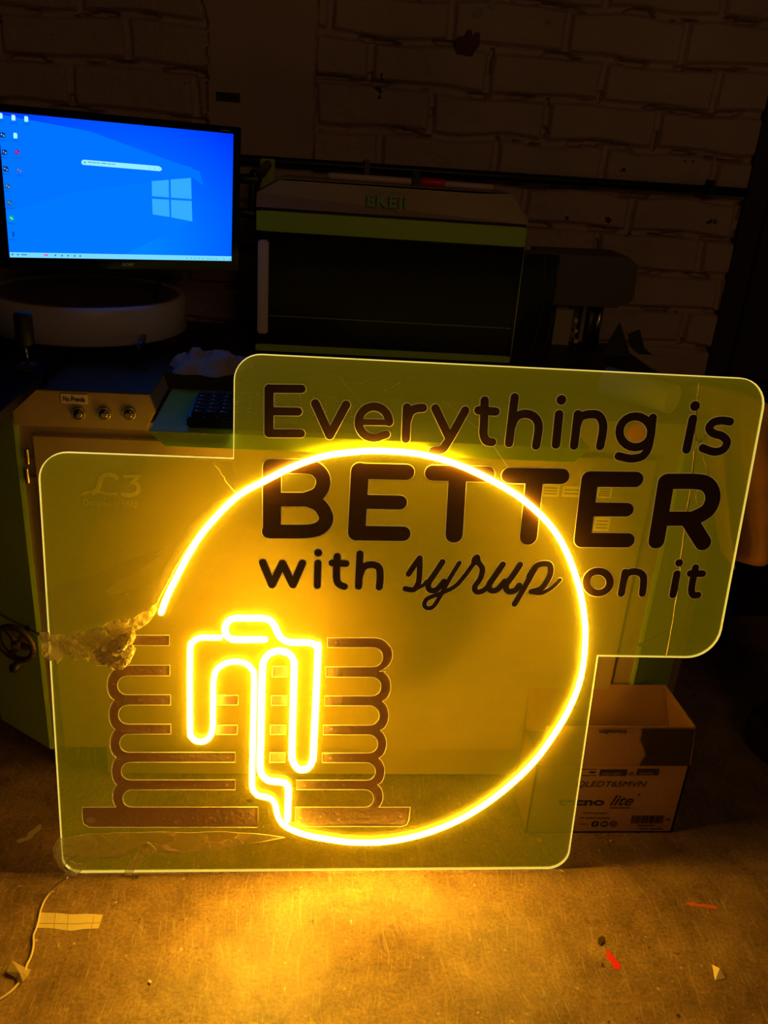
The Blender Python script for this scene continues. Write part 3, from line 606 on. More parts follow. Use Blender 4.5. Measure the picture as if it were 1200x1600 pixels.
bm = B(); lathe(bm, [(.006, 0), (.009, -.008), (.010, -.024), (.006, -.03)], (.017, 0, -.036), 16, 'Y'); bm.transform(M4); obj('crank_knob', bm, DARK, hw, True)
bm = B(); tube(bm, [hub, hub+Vector((0, .06, 0))], .006, 10); obj('wheel_shaft', bm, DARKM, hw)

# ---- laser hood standing on the desk
HY = 1.85
hood = thing('laser_hood', 'olive and green laser hood with a dark window standing on the machine desk', 'laser enclosure', (0, 0, 0))
hx0, ht = mp_(400, 328, HY); hx1, _ = mp_(825, 352, HY); hb = DZ
z_s0 = mp_(400, 360, HY)[1]; z_s1 = mp_(400, 328, HY)[1]; z_b1 = mp_(400, 537, HY)[1]
def frame(bm, x0, x1, z0, z1): box(bm, x0, x1, HY, HY+.012, z0, z1, .001)
bm = B(); box(bm, hx0, hx1, HY+.02, HY+.03, hb, ht, 0); box(bm, hx0, hx0+.008, HY+.001, 2.02, hb, ht); box(bm, hx1-.008, hx1, HY+.001, 2.02, hb, ht); box(bm, hx0, hx1, 2.02, 2.03, hb, ht)
obj('hood_shell', bm, GLASS, hood)
bm = B(); frame(bm, hx0, hx1, z_s0, z_s1); obj('upper_green_band', bm, GREEN, hood)
bm = B(); frame(bm, hx0, hx1, hb+.002, z_b1); obj('lower_green_band', bm, GREEN, hood)
bm = B(); box(bm, hx0+.001, hx1-.001, HY+.004, HY+.010, z_b1, z_s0); win = obj('window', bm, GLASS, hood)
bm = B(); a = mp_(420, 493, HY); b2 = mp_(804, 515, HY); box(bm, a[0], b2[0], HY+.0015, HY+.004, a[1]-.001, a[1]+.0005); obj('window_seam', bm, pmat('seam', (.35, .25, .12), .3), win)
bm = B(); tube(bm, [(hx1-.001, HY-.001, hb+.003), (hx1-.001, HY-.001, z_s0)], .0011, 6); obj('window_edge', bm, STEEL, win)
a = mp_(403, 375, HY-.015); b2 = mp_(418, 522, HY-.015)
bm = B(); box(bm, a[0], b2[0], HY-.015, HY+.004, b2[1], a[1], .003); q = obj('pull_handle', bm, LAMPW, win); q['label'] = 'pale vertical handle bar at the window edge'
# cap with cut corners, leaning back a little
t0 = mp_(400, 321, HY); t1 = mp_(826, 346, HY)
capo = [(hx0, ht+.006), (hx1, ht+.006), (hx1, ht+.018), (mp_(800, 303, HY+.02)[0], mp_(800, 303, HY+.02)[1]), (mp_(440, 281, HY+.02)[0], mp_(440, 279, HY+.02)[1]), (hx0, ht+.032)]
bm = B(); extr_y(bm, capo, HY+.002, 2.03)
for v in bm.verts:
    if v.co.z > ht+.02 and v.co.y < HY+.05: v.co.y += .02
cap = obj('hood_cap', bm, OLIVE, hood)
bm = B(); box(bm, hx0+.003, hx1-.003, HY+.006, 2.02, ht, ht+.006); obj('cap_gap', bm, DARK, hood)
EM2 = pmat('green_lettering', (.16, .42, .03), .4)
def tiltface(x, z): return Matrix.Translation((x, HY+.0055, z)) @ Matrix.Rotation(PI/2-.26, 4, 'X')
x, z = mp_(572, 322, HY); text('hood_lettering', 'EKEJI', .034, EM2, cap, Matrix.Translation((x, 0, z)) @ Matrix.Translation((0, HY+.0035, 0)) @ Matrix.Rotation(PI/2-.30, 4, 'X'), sx=1.06, bold=.0007, spacing=1.12, ext=.0012)

# side cabinet and column behind it
col = thing('laser_column', 'dark column with an olive head box behind the hood, right of it', 'machine column', (0, 0, 0))
CY = 2.08
p = lambda x, y, Y=CY: mp_(x, y, Y)
bm = B(); extr_y(bm, [p(845, 392), p(975, 398), p(988, 412), p(982, 462), p(973, 470), p(960, 470), p(958, 477), p(838, 472)], CY-.04, CY+.10); bevel(bm, .002, 1)
obj('head_box', bm, pmat('olive_grey_paint', (.13, .105, .05), .5), col)
bm = B(); a = p(873, 474, CY-.0); b2 = p(880, 474, CY-.0); x0_, x1_ = p(871, 475)[0], p(898, 475)[0]
box(bm, x0_, x1_, CY, CY+.03, DZ, p(870, 476)[1]); obj('scale_plate', bm, pmat('cream_plate', (.42, .36, .24), .5), col)
bm = B(); c_ = p(892, 480, CY-.001); lathe(bm, [(.006, 0), (.006, -.003)], (c_[0], CY, c_[1]), 16, 'Y'); obj('plate_bolt', bm, DARK, col)
for k, (xx, w_) in enumerate(((904, .004), (921, .012), (934, .009))):
    c_ = p(xx+6, 480); bm = B(); lathe(bm, [(w_, DZ), (w_, p(900, 474)[1])], (c_[0]+.004, CY+.02, 0), 16); obj('guide_rod', bm, [DARKM, BRONZE, STEEL][k], col, True)
bm = B()
for k in range(5): c_ = p(899, 500+k*16); box(bm, c_[0]-.004, c_[0]+.006, CY-.004, CY+.02, c_[1]-.006, c_[1]+.003, .001)
obj('scale_mark', bm, PAPER, col)
bm = B(); box(bm, hx1+.012, p(868, 400, 2.0)[0], 1.96, CY-.045, DZ, p(845, 394, 2.0)[1], .002); sb = obj('dark_side_cabinet', bm, GLASS, col)
bm = B()
for x in (842, 862):
    a = mp_(x+10, 400, 1.955); b2 = mp_(x-2, 570, 1.955); tube(bm, [(a[0], 1.957, a[1]), ((a[0]+b2[0])/2+.002, 1.957, (a[1]+b2[1])/2), (a[0]-.001, 1.957, DZ+.004)], .0011, 6)
obj('cabinet_edge', bm, BRONZE, sb)
# green upright left of the hood
a = mp_(408, 247, 2.2); b2 = mp_(430, 249, 2.2); bm = B(); box(bm, a[0], b2[0], 2.17, 2.21, 0, a[1], .002)
tag(obj('green_upright', bm, GREEN), 'narrow green steel upright standing against the wall between monitor and hood', 'post')

# pipe on the wall
a = atY(380, 249, WALL_Y-.035); b2 = atY(1165, 301, WALL_Y-.035)
pipe = thing('wall_pipe', 'thin black pipe running level across the painted brick wall', 'pipe')
bm = B(); tube(bm, [Vector((-1.0, a.y, a.z+.002)), a, b2], .0115, 12); obj('pipe_run', bm, DARKM, pipe, True)
for px, py in ((1110, 293), (573, 262)):
    c_ = atY(px, py, WALL_Y-.035); bm = B(); box(bm, c_.x-.006, c_.x+.006, c_.y-.013, WALL_Y-.004, c_.z-.018, c_.z+.018, .001); obj('pipe_clip', bm, BRONZE if px < 600 else DARKM, pipe)

# things lying on the hood
def caprest(px, Y): return ht+.0
def lying(name, label, cat, x0, y0, x1, y1, r, m, Y=1.955, mats=None):
    a = atY(x0, y0, Y); b = atY(x1, y1, Y); z = CAPZ+r; a.z = b.z = z
    return a, b
CAPZ = max(v[1] for v in capo)
bm = B(); extr_y(bm, [(capo[4][0], CAPZ-.004), (capo[3][0], CAPZ-.004), (capo[3][0], CAPZ), (capo[4][0], CAPZ)], HY+.022, 2.03); obj('cap_lid', bm, OLIVE, cap)
a, b = lying('', '', '', 516, 280, 641, 288, .007, WHITE); bm = B(); tube(bm, [a, b], .007, 12)
rod = tag(obj('white_tube', bm, LAMPW, None, True), 'slim white tube lying on the hood, left of the black clip', 'tube')
a2, b_2 = lying('', '', '', 643, 284, 656, 286, .008, DARK); bm = B(); box(bm, a2.x, b_2.x, a2.y-.012, a2.y+.012, CAPZ, CAPZ+.02, .003); lathe(bm, [(.006, -.014), (.006, .014)], ((a2.x+b_2.x)/2, a2.y, CAPZ+.022), 12, 'Y')
tag(obj('binder_clip', bm, DARK), 'small black clip on the hood between white tube and marker', 'clip')
mk = thing('marker_pen', 'white marker with a red cap lying on the laser hood', 'marker')
a, b = lying('', '', '', 661, 284, 692, 288, .008, RED); bm = B(); tube(bm, [a, b], .0082, 12); obj('pen_cap', bm, RED, mk, True)
a, b = lying('', '', '', 693, 286, 768, 292, .0065, WHITE); bm = B(); tube(bm, [a, b], .0065, 12); obj('pen_barrel', bm, LAMPW, mk, True)

# ------------------------------------------------------------ the monitor
cs = [(-27, 159), (374, 199), (375, 422), (3, 418)]
Rv = [ray(*q) for q in cs]
Mm = Matrix((Rv[0], -Rv[1], Rv[2])).transposed(); l_ = Mm.inverted() @ Rv[3]
PQ = [Rv[0]*l_[0], Rv[1]*l_[1], Rv[2]*l_[2], Rv[3]]
SCL = .275/((PQ[0]-PQ[3]).length); PQ = [CP+q*SCL for q in PQ]
ex = ((PQ[1]-PQ[0])+(PQ[2]-PQ[3])).normalized(); ez = ex.cross(((PQ[0]-PQ[3])+(PQ[1]-PQ[2])).normalized()).normalized(); ey = ez.cross(ex)
mc = sum(PQ, Vector())/4
MM = Matrix((ex, ey, ez)).transposed().to_4x4(); MM.translation = mc; MMI = MM.inverted(); mn = ez
def scr(x, y, off=0.0):
    o = MM @ Vector((0, 0, off)); d = ray(x, y); t = (o-CP).dot(mn)/d.dot(mn); q = MMI @ (CP+d*t); return (q.x, q.y)
mon = thing('computer_monitor', 'lit computer monitor with a bright blue desktop above the white drum', 'monitor')
mon.matrix_world = MM
c4 = [scr(*q) for q in cs]; mx0 = (c4[0][0]+c4[3][0])/2; mx1 = (c4[1][0]+c4[2][0])/2; my1 = (c4[0][1]+c4[1][1])/2; my0 = (c4[2][1]+c4[3][1])/2
sc4 = [scr(0, 176), scr(362, 209), scr(365, 408), scr(15, 402)]
sx1_ = (sc4[1][0]+sc4[2][0])/2; sy0_ = (sc4[2][1]+sc4[3][1])/2; sy1_ = sc4[1][1]; sx0_ = sc4[3][0]
def zprism(bm, pts, z0, z1): return prism(bm, pts, lambda q: (q[0], q[1], z0), lambda q: (q[0], q[1], z1))
GB = pmat('gloss_black_bezel', (.008, .008, .012), .12)
bm = B()
for (u0, u1, v0, v1) in ((mx0, mx1, sy1_, my1), (mx0, mx1, my0, sy0_), (mx0, sx0_, sy0_, sy1_), (sx1_, mx1, sy0_, sy1_)):
    zprism(bm, [(u0, v0), (u1, v0), (u1, v1), (u0, v1)], -.022, 0)
obj('bezel', bm, GB, mon)
bm = B(); zprism(bm, rounded([(mx0+.003, my0+.003), (mx1-.003, my0+.003), (mx1-.003, my1-.003), (mx0+.003, my1-.003)], [.01]*4), -.045, -.0225); obj('back_shell', bm, DARK, mon)
# picture shown on the panel
m = bpy.data.materials.new('screen_picture'); m.use_nodes = True; nt = m.node_tree; nt.nodes.clear(); N = nt.nodes.new; L = nt.links.new
o_ = N('ShaderNodeOutputMaterial'); e_ = N('ShaderNodeEmission'); e_.inputs[1].default_value = SCREEN_POWER; L(e_.outputs[0], o_.inputs[0]); tc = N('ShaderNodeTexCoord')
mp = N('ShaderNodeMapping'); gx_, gy_ = scr(190, 400); mp.inputs['Location'].default_value = (-gx_/.36, -gy_/.30, 0); mp.inputs['Scale'].default_value = (1/.36, 1/.30, 0); L(tc.outputs['Object'], mp.inputs[0])
gr = N('ShaderNodeTexGradient'); gr.gradient_type = 'SPHERICAL'; L(mp.outputs[0], gr.inputs[0])
r_ = N('ShaderNodeValToRGB'); r_.color_ramp.elements[0].position = .0; r_.color_ramp.elements[0].color = (0, .03, .85, 1); r_.color_ramp.elements[1].position = .85; r_.color_ramp.elements[1].color = (0, .20, 1, 1)
L(gr.outputs[0], r_.inputs[0]); L(r_.outputs[0], e_.inputs[0])
bm = B(); zprism(bm, [(sx0_, sy0_), (sx1_, sy0_), (sx1_, sy1_), (sx0_, sy1_)], -.006, -.002); panel = obj('screen_panel', bm, m, mon)
def onscreen(name, px, col, s=1, z=-.0019, lab=None):
    q = [scr(x, y, z) for x, y in px]; q = [(min(max(x, sx0_), sx1_), min(max(y, sy0_), sy1_)) for x, y in q]
    bm = B(); vs = [bm.verts.new((x, y, z+.0002)) for x, y in q]; bm.faces.new(vs); mm = emat('screen_'+name, col, s*SCREEN_POWER); o = obj(name, bm, mm, panel); return o
onscreen('light_beam', [(60, 190), (300, 262), (299, 346), (190, 400), (-5, 398), (-8, 186)], (.0, .165, .98), z=-.00195)
onscreen('light_beam', [(-5, 178), (140, 205), (312, 268), (318, 290), (301, 278), (236, 284), (120, 300), (-5, 330)], (.0, .15, .97), z=-.0019)
for q in ([(237, 283), (263.5, 281), (264, 308.5), (237.5, 306.5)], [(266.5, 280.5), (298, 278), (299.5, 311), (267, 308.8)], [(237.5, 310.5), (264, 312), (265, 339), (238.5, 335)], [(267, 312.2), (299.5, 314), (300.5, 346), (267.5, 339.5)]):
    onscreen('window_logo_pane', q, (.03, .36, 1.0), z=-.0017)
onscreen('taskbar', [(15, 394), (365, 400.5), (365.5, 408.5), (15.5, 402)], (.16, .62, .95), z=-.0017)
pill = [(131, 249.5), (248, 259.5), (252, 262), (253, 265), (250, 267.5), (130, 257.5), (127.5, 256), (127, 252.5), (128.5, 250.3)]
onscreen('search_bar', pill, (.26, .75, .9), z=-.0016)
NAVY = (.0, .03, .18)
def dots(name, pts, r, col, z=-.0014):
    bm = B()
    for x, y in pts:
        X, Y_ = scr(x, y, z); bm.faces.new([bm.verts.new((X+r*math.cos(k*PI/5), Y_+r*math.sin(k*PI/5), z)) for k in range(10)])
    return obj(name, bm, emat('screen_'+name, col, SCREEN_POWER), panel)
for x, y, kind in ((1, 181, 'w'), (21, 184, 'w'), (41, 186, 'f'), (4, 211, 'n'), (24, 212, 'f'), (7, 238, 'n'), (27, 238, 'r'), (9, 264, 'n'), (30, 266, 'b'), (12, 291, 'd'), (15, 317, 'd'), (18, 341, 'g'), (21, 366, 't')):
    c_ = {'w': (.4, .8, .95), 'f': (.35, .85, .9), 'n': NAVY, 'r': (.12, .03, .35), 'b': (.02, .12, .6), 'd': (.01, .1, .3), 'g': (.0, .35, .3), 't': (.0, .06, .4)}[kind]
    hx_, hy_ = (3, 4.3) if kind in 'wf' else (4, 4)
    if kind == 't': hx_ = 1.6
    onscreen('desktop_icon', [(x-hx_, y-hy_-.3), (x+hx_*.6, y-hy_), (x+hx_, y-hy_*.4), (x+hx_, y+hy_), (x-hx_+.4, y+hy_-.2), (x-hx_, y+hy_*.3)], c_, z=-.0016)
    if kind in 'nrbdg': dots('icon_detail', [(x-1.6, y-1), (x+1.8, y+1.2)] if kind != 'g' else [(x-1, y-1), (x, y), (x+1, y+1)], .0011, {'n': (.6, .8, 1), 'r': (.9, .15, .3), 'b': (.2, .5, .9), 'd': (.4, .7, .9), 'g': (.6, 1, .9)}[kind])
    onscreen('icon_caption', [(x-6, y+7.2), (x+7, y+8), (x+7, y+9.6), (x-6, y+8.8)], (.0, .12, .6), z=-.0016)
dots('search_glyph', [(132.5, 253.8)], .0015, NAVY)
bm = B()
for x0, x1 in ((137, 143), (144, 151), (152, 156), (158, 166), (168, 174), (175, 180)):
    q = [scr(x0, 253.2+(x0-137)*.085, -.0014), scr(x1, 253.2+(x1-137)*.085, -.0014)]; bm.faces.new([bm.verts.new((X, Y_, -.0014)) for X, Y_ in ((q[0][0], q[0][1]-.0008), (q[1][0], q[1][1]-.0008), (q[1][0], q[1][1]+.0008), (q[0][0], q[0][1]+.0008))])
obj('search_text', bm, emat('screen_text', (.03, .2, .35), SCREEN_POWER), panel)
dots('search_glyph', [(233.5, 262.5), (241.5, 263.2), (249, 263.9)], .0011, (.05, .3, .45))
dots('taskbar_icon', [(19.5, 397.5), (28, 397.8), (86.5, 399), (97, 399.5), (106.5, 399.5), (116.5, 399.8), (125.5, 400)], .0018, (.02, .22, .5))
dots('taskbar_icon', [(70.5, 398.6), (73.5, 398.7)], .0021, (.6, .12, .5))
dots('taskbar_icon', [(292, 403), (299, 403.5), (305, 403.6), (311, 403.8), (317, 404), (325, 404.3), (329.5, 404.4), (334, 404.5), (338.5, 404.7), (350, 405), (359, 405.2)], .0011, (.02, .2, .45))
onscreen('taskbar_text', [(33, 396.8), (42, 397.2), (42, 399), (33, 398.6)], (.03, .25, .5), z=-.0014)
# maker's mark under the screen and the small mark at the top right
x, y = scr(191, 415.5, 0); text('bezel_logo', 'acer', .0125, pmat('silver_logo', (.75, .75, .75), .3, .6, emit=(.6, .65, .7), es=.0), mon, Matrix.Translation((x, y, .0004)), shear=.0, sx=1.15, bold=.0002, spacing=.95)
x, y = scr(344, 204, 0); bm = B(); zprism(bm, [(x, y), (x+.020, y-.0002), (x+.020, y+.0016), (x, y+.0018)], .0001, .0004); obj('bezel_mark', bm, bpy.data.materials['silver_logo'], mon)
# arm holding it
def seg(name, q0, q1, r, Y0=None):
    bm = B(); a = MM @ Vector((*scr(*q0, -.04), -.045+0)); return a
bm = B(); 
P3 = lambda x, y, Y: atY(x, y, Y)
ya = mc.y+.13
bm = B()
for (x0, y0, x1, y1, r) in ((360, 278, 402, 280, .010), (360, 330, 400, 334, .010), (396, 270, 392, 338, .008)):
    tube(bm, [P3(x0, y0, ya), P3(x1, y1, ya)], r, 12)
ak = [obj('bracket_bar', bm, DARK, None, True)]
bm = B(); a = P3(398, 272, ya); tube(bm, [Vector((a.x, ya, a.z)), Vector((a.x+.01, 1.95, a.z)), Vector((a.x+.012, 2.165, a.z+.01))], .010, 12); ak.append(obj('reach_bar', bm, DARK, None, True))
bm = B(); a = MM @ Vector((.04, 0, -.046)); b = P3(362, 306, ya); tube(bm, [a, Vector((a.x, ya, b.z)), b], .012, 10); ak.append(obj('mount_arm', bm, DARK, None, True))
for q in ak: q.data.transform(MMI); q.parent = mon
# cable
bm = B(); c0 = MM @ Vector((*scr(250, 421, -.02), -.03)); gq = atZ(203, 575, DZ)
pts = [c0+Vector((0, 0, .02)), c0, atY(247, 450, c0.y+.03), atY(238, 480, c0.y+.06), atY(229, 510, c0.y+.08), atY(222, 535, gq.y+.01), Vector((gq.x+.005, gq.y, DZ+.02)), Vector((gq.x, gq.y, DZ-.01))]
tube(bm, crom([tuple(q) for q in pts], 5), .0055, 8); tag(obj('monitor_cable', bm, DARK, None, True), 'black cable hanging from the monitor down to the hole in the desk', 'cable')

# ------------------------------------------------------------ black board, drum, posts at the left
TZ = .93; ex_ = -.464
board = thing('black_side_table', 'black side table at the left frame edge under the white drum', 'table')
bm = B(); box(bm, -1.15, ex_, 1.262, 2.2, TZ-.02, TZ, .002); obj('table_top', bm, pmat('matt_black_board', (.006, .004, .004), .8, spec=.08), board)
for x, y in ((-1.11, 1.3), (-1.11, 2.15), (-.74, 1.32), (-.8, 2.16)):
    bm = B(); box(bm, x-.015, x+.015, y-.015, y+.015, 0, TZ-.02, .002); obj('table_leg', bm, DARKM, board)
fb = atZ(112, 545, TZ); RD = .205; dc = Vector((fb.x-.012, fb.y+RD, TZ))
drum = thing('round_drum', 'round white drum with a dark recessed lid below the monitor', 'drum', dc)
bm = B(); lathe(bm, [(RD-.01, 0), (RD, .006), (RD, .072), (RD-.004, .078), (RD-.016, .078), (RD-.016, .06)], (0, 0, 0), 72); obj('drum_wall', bm, WHITE, drum, True)
bm = B(); lathe(bm, [(RD-.017, .058), (RD-.017, .075), (RD-.03, .077), (RD-.05, .074), (.02, .074)], (0, 0, 0), 72); obj('drum_lid', bm, pmat('dark_grey_lid', (.11, .085, .11), .4), drum, True)
def post(px, yt, yb, yr, Z, lab, rk):
    b_ = atZ(px, yr, Z); t = thing('clamp_post', lab, 'clamp', b_, group=None)
    zt = atY(px, yt, b_.y).z-Z; zb = atY(px, yb, b_.y).z-Z
    bm = B(); box(bm, -.014, .014, -.014, .014, 0, .012, .002); obj('base_block', bm, BRONZE, t)
    bm = B(); lathe(bm, [(.0035, .01), (.0035, zb+.002)], (0, 0, 0), 12); obj('rod', bm, STEEL, t, True)
    bm = B(); lathe(bm, [(rk*.86, zb), (rk, zb+.003), (rk, zt-.004), (rk*.85, zt), (rk*.3, zt+.0005)], (0, 0, 0), 24); obj('knob', bm, pmat('black_rubber', (.006, .006, .006), .6), t, True)
post(44, 489, 539, 578, TZ, 'black knobbed clamp post in front of the white drum', .0155)
post(268, 466, 509, 536, DZ, 'black knobbed clamp post on the desk right of the monitor cable', .0155)

# ------------------------------------------------------------ desk clutter
kb = thing('computer_keyboard', 'black computer keyboard on the green shelf left of the sign', 'keyboard')
k0 = atZ(289, 671, sz1); kz = sz1
kx, ky = k0.x+.002, max(k0.y, SHY+.02); KW, KD = .30, .125
kb.location = (kx, ky, kz); kb.rotation_euler = (math.radians(3), 0, 0)
bm = B(); box(bm, 0, KW, 0, KD, .001, .020, .003); obj('keyboard_case', bm, DARK, kb)
keyb = None
bm = B()
for r in range(6):
    n_ = [11, 14, 14, 13, 12, 8][5-r]; x_ = .006; ws = [(KW-.012)/n_]*n_
    if r == 0: ws = [.022]*3+[.11]+[.022]*4; ws[3] = KW-.012-.022*7
    for w_ in ws: box(bm, x_+.001, x_+w_-.001, .008+r*.019, .008+r*.019+.0165, .018, .0265, .002); x_ += w_
kk = obj('keycaps', bm, KEYM, kb); kk['kind'] = 'stuff'
bm = B(); 
for r in range(5):
    for c in range(13): box(bm, .012+c*.0222, .016+c*.0222, .016+r*.019, .0195+r*.019, .0264, .0268)
obj('key_legends', bm, pmat('grey_legend', (.4, .36, .3), .5), kb)
# crumpled cloth
cl = atZ(325, 585, DZ+.01)
def crumple(cx, cy, z, rx, ry, amp, seed, nr=26, na=70):
    bm = B(); rings = []
    for i in range(nr+1):
        t = i/nr; ring_ = []
        for k in range(na):
            a = 2*PI*k/na; rad = 1+.28*noise.noise(Vector((math.cos(a)*2, math.sin(a)*2, seed)))
            x = cx+rx*t*rad*math.cos(a); y = cy+ry*t*rad*math.sin(a)
            q = Vector((x*22, y*22, seed)); h = abs(noise.noise(q))*amp*2.2+(1-abs(noise.noise(q*2.3)))*amp*.8
            ring_.append(bm.verts.new((x, y, z+h*(1-t**4)+.0015)))
        rings.append(ring_)
    for a, b in zip(rings, rings[1:]):
        for k in range(na): bm.faces.new((a[k], a[(k+1) % na], b[(k+1) % na], b[k]))
    bmesh.ops.remove_doubles(bm, verts=bm.verts[:], dist=1e-5)
    return bm
cq = atZ(327, 566, DZ+.012)
tag(obj('crumpled_cloth', crumple(cq.x, cq.y+.01, DZ, .075, .075, .02, 2.2), CLOTH, None, True), 'crumpled pale cloth lying on the desk behind the keyboard', 'cloth')
# pvc tube on the right of the desk
a = atZ(1052, 622, DZ+.031); b = atZ(800, 590, DZ+.031)
a = Vector((a.x, a.y, DZ+.0285)); b = Vector((b.x, b.y, DZ+.0285)); dd = (b-a).normalized(); dd = Vector((-.62, .78, 0)).normalized(); b = a+dd*.15
def pipe_mesh(a, b, r, t, n=36):
    bm = B(); d = (b-a).normalized(); u = d.orthogonal().normalized(); v = d.cross(u); R_ = []
    for p_, rr in ((a, r-t), (a, r), (b, r), (b, r-t)): R_.append([bm.verts.new(p_+(u*math.cos(2*PI*k/n)+v*math.sin(2*PI*k/n))*rr) for k in range(n)])
    for i in range(4):
        A_, B_ = R_[i], R_[(i+1) % 4]
        for k in range(n): bm.faces.new((A_[k], A_[(k+1) % n], B_[(k+1) % n], B_[k]))
    return bm
tag(obj('plastic_pipe', pipe_mesh(a, b, .0285, .0022), PVC, None, True), 'short white plastic pipe lying on the desk behind the word Everything', 'pipe')
# black corner offcuts standing behind the sign
def card(name, pts, Y, m, label, lean=0):
    q = [atY(x, y, Y) for x, y in pts]; bm = B(); extr_y(bm, [(p_.x, p_.z) for p_ in q], Y, Y+.003)
    zmin = min(p_.z for p_ in q)
    for v in bm.verts:
        v.co.z = max(v.co.z, DZ+.0005); v.co.y += (v.co.z-zmin)*lean
    return tag(obj(name, bm, m), label, 'offcut')
OFF = pmat('black_offcut', (.008, .007, .005), .5)
card('black_offcut', [(972, 506), (983, 542), (978, 600), (950, 600), (942, 553)], 1.98, OFF, 'pointed black offcut standing on the desk, left of a curved one', .1)
card('black_offcut', [(984, 524), (1003, 517), (1009, 545), (1018, 570), (1032, 585), (1028, 600), (1005, 598), (995, 575), (988, 545)], 2.01, OFF, 'curved black offcut standing on the desk, right of a pointed one', .1)
# brown canvas draped at the machine's right
def drape():
    Y = 1.545; top = [(1082, 602), (1140, 608), (1225, 640)]; bot = [(1136, 872), (1152, 885), (1225, 855)]
    T2 = crom(top, 16); B2 = crom(bot, 16); bm = B(); R_ = []
    for s in (0, 1):
        rows = []
        for j in range(31):
            t = j/30; row = []
            for i in range(len(T2)):
                x = T2[i][0]*(1-t)+B2[i][0]*t; y = T2[i][1]*(1-t)+B2[i][1]*t
                p_ = atY(x, y, Y); u_ = i/(len(T2)-1)
                dy = .022*math.sin(u_*13+t*1.5)*(.3+t)+.012*noise.noise(Vector((u_*5, t*4, 2)))
                row.append(bm.verts.new((p_.x, Y+dy+s*.0025, p_.z)))
            rows.append(row)
        R_.append(rows)
        for a_, b_ in zip(rows, rows[1:]):
            for i in range(len(T2)-1): bm.faces.new((a_[i], a_[i+1], b_[i+1], b_[i]))
    f_, k_ = R_
    def side(e1, e2):
        for i in range(len(e1)-1): bm.faces.new((e1[i], e1[i+1], e2[i+1], e2[i]))
    side(f_[0], k_[0]); side(f_[-1], k_[-1]); side([r[0] for r in f_], [r[0] for r in k_]); side([r[-1] for r in f_], [r[-1] for r in k_])
    return bm
tag(obj('canvas_apron', drape(), KRAFT, None, True), 'brown canvas apron hanging beside the machine, behind the right edge of the sign', 'apron')
ap = atY(1150, 606, 1.56)
bm = B(); tube(bm, [Vector((.79, 1.585, ap.z+.004)), Vector((1.2, 1.585, ap.z-.01))], .006, 10)
tube(bm, [Vector((.79, 1.585, ap.z+.004)), Vector((.78, 1.75, DZ-.01))], .006, 10)
obj('side_rail', bm, DARKM, mach, True)
# dark drum-shaped stand at the right edge
sq = atZ(1188, 1192, 0)
sd = thing('round_stand', 'dark round stand with a stepped foot at the right frame edge', 'stand', (sq.x+.13, sq.y+.05, 0))
ST = pmat('dark_brown_metal', (.05, .028, .015), .5)
bm = B(); lathe(bm, [(.125, 0), (.135, .01), (.135, .055), (.125, .065), (.108, .068), (.108, .075)], (0, 0, 0), 48); obj('stand_foot', bm, ST, sd, True)
bm = B(); lathe(bm, [(.105, .07), (.105, .55), (.095, .56)], (0, 0, 0), 48); obj('stand_body', bm, ST, sd, True)

# ------------------------------------------------------------ the cardboard box
bx = thing('cardboard_box', 'open brown cardboard carton on the floor at the lower right of the sign', 'box')
fY = 1.36; bx1 = .829; bx0 = .50; bz = atY(1077, 1196, fY).z; bD = .115; t = .004
bm = B(); box(bm, bx0, bx1, fY, fY+t, 0, bz); box(bm, bx0, bx0+t, fY, fY+bD, 0, bz); box(bm, bx1-t, bx1, fY, fY+bD, 0, bz); box(bm, bx0, bx1, fY+bD-t, fY+bD, 0, bz); box(bm, bx0, bx1, fY, fY+bD, 0, t)
obj('carton_body', bm, CARD, bx)
zt = atY(1085, 1137, fY-.012).z
def slab(bm, q, th):
    q = [Vector(v) for v in q]; n_ = (q[1]-q[0]).cross(q[2]-q[0]).normalized()*th
    prism(bm, list(range(len(q))), lambda i: q[i], lambda i: q[i]+n_)
fx = atY(1085, 1137, fY-.012).x
bm = B(); slab(bm, [(bx0, fY, bz+.001), (bx1, fY, bz+.001), (fx, fY-.012, zt), (bx0, fY-.012, zt)], -.003); fl = obj('front_flap', bm, CARD, bx)
tl, tr, br, bl = atY(1004, 1139, fY-.0165), atY(1086, 1139, fY-.0165), atY(1077, 1194, fY-.004), atY(1000, 1194, fY-.004)
bm = B(); slab(bm, [(bl.x, fY-.0040, bz+.003), (br.x, fY-.0040, bz+.003), (tr.x-.001, fY-.0165, zt-.001), (tl.x, fY-.0165, zt-.001), (tl.x+.004, fY-.0115, (zt+bz)/2+.02), (bl.x+.006, fY-.0095, (zt+bz)/2-.02)], .0012)
q = obj('black_patch', bm, pmat('dark_tape', (.02, .016, .01), .45), fl); q['label'] = 'near-black covering over the right end of the front flap'
bt = atY(1038, 1070, fY+bD+.02); 
bm = B(); slab(bm, [(bx0, fY+bD-.001, bz+.001), (bx1, fY+bD-.001, bz+.001), (bt.x, fY+bD+.02, bt.z), (bx0, fY+bD+.02, bt.z)], .003); bf = obj('back_flap', bm, CARD, bx)
bm = B(); box(bm, bx0+.01, bx1-.004, fY+bD-.004, fY+bD-.0032, bz-.002, bz+.002); obj('flap_crease', bm, pmat('crease', (.6, .42, .22), .8), bf)
bm = B(); slab(bm, [(bx1, fY+.001, bz+.001), (bx1, fY+bD, bz+.001), (bt.x, fY+bD+.019, bt.z), (fx+.001, fY-.010, zt)], .003); obj('side_flap', bm, CARD, bx)
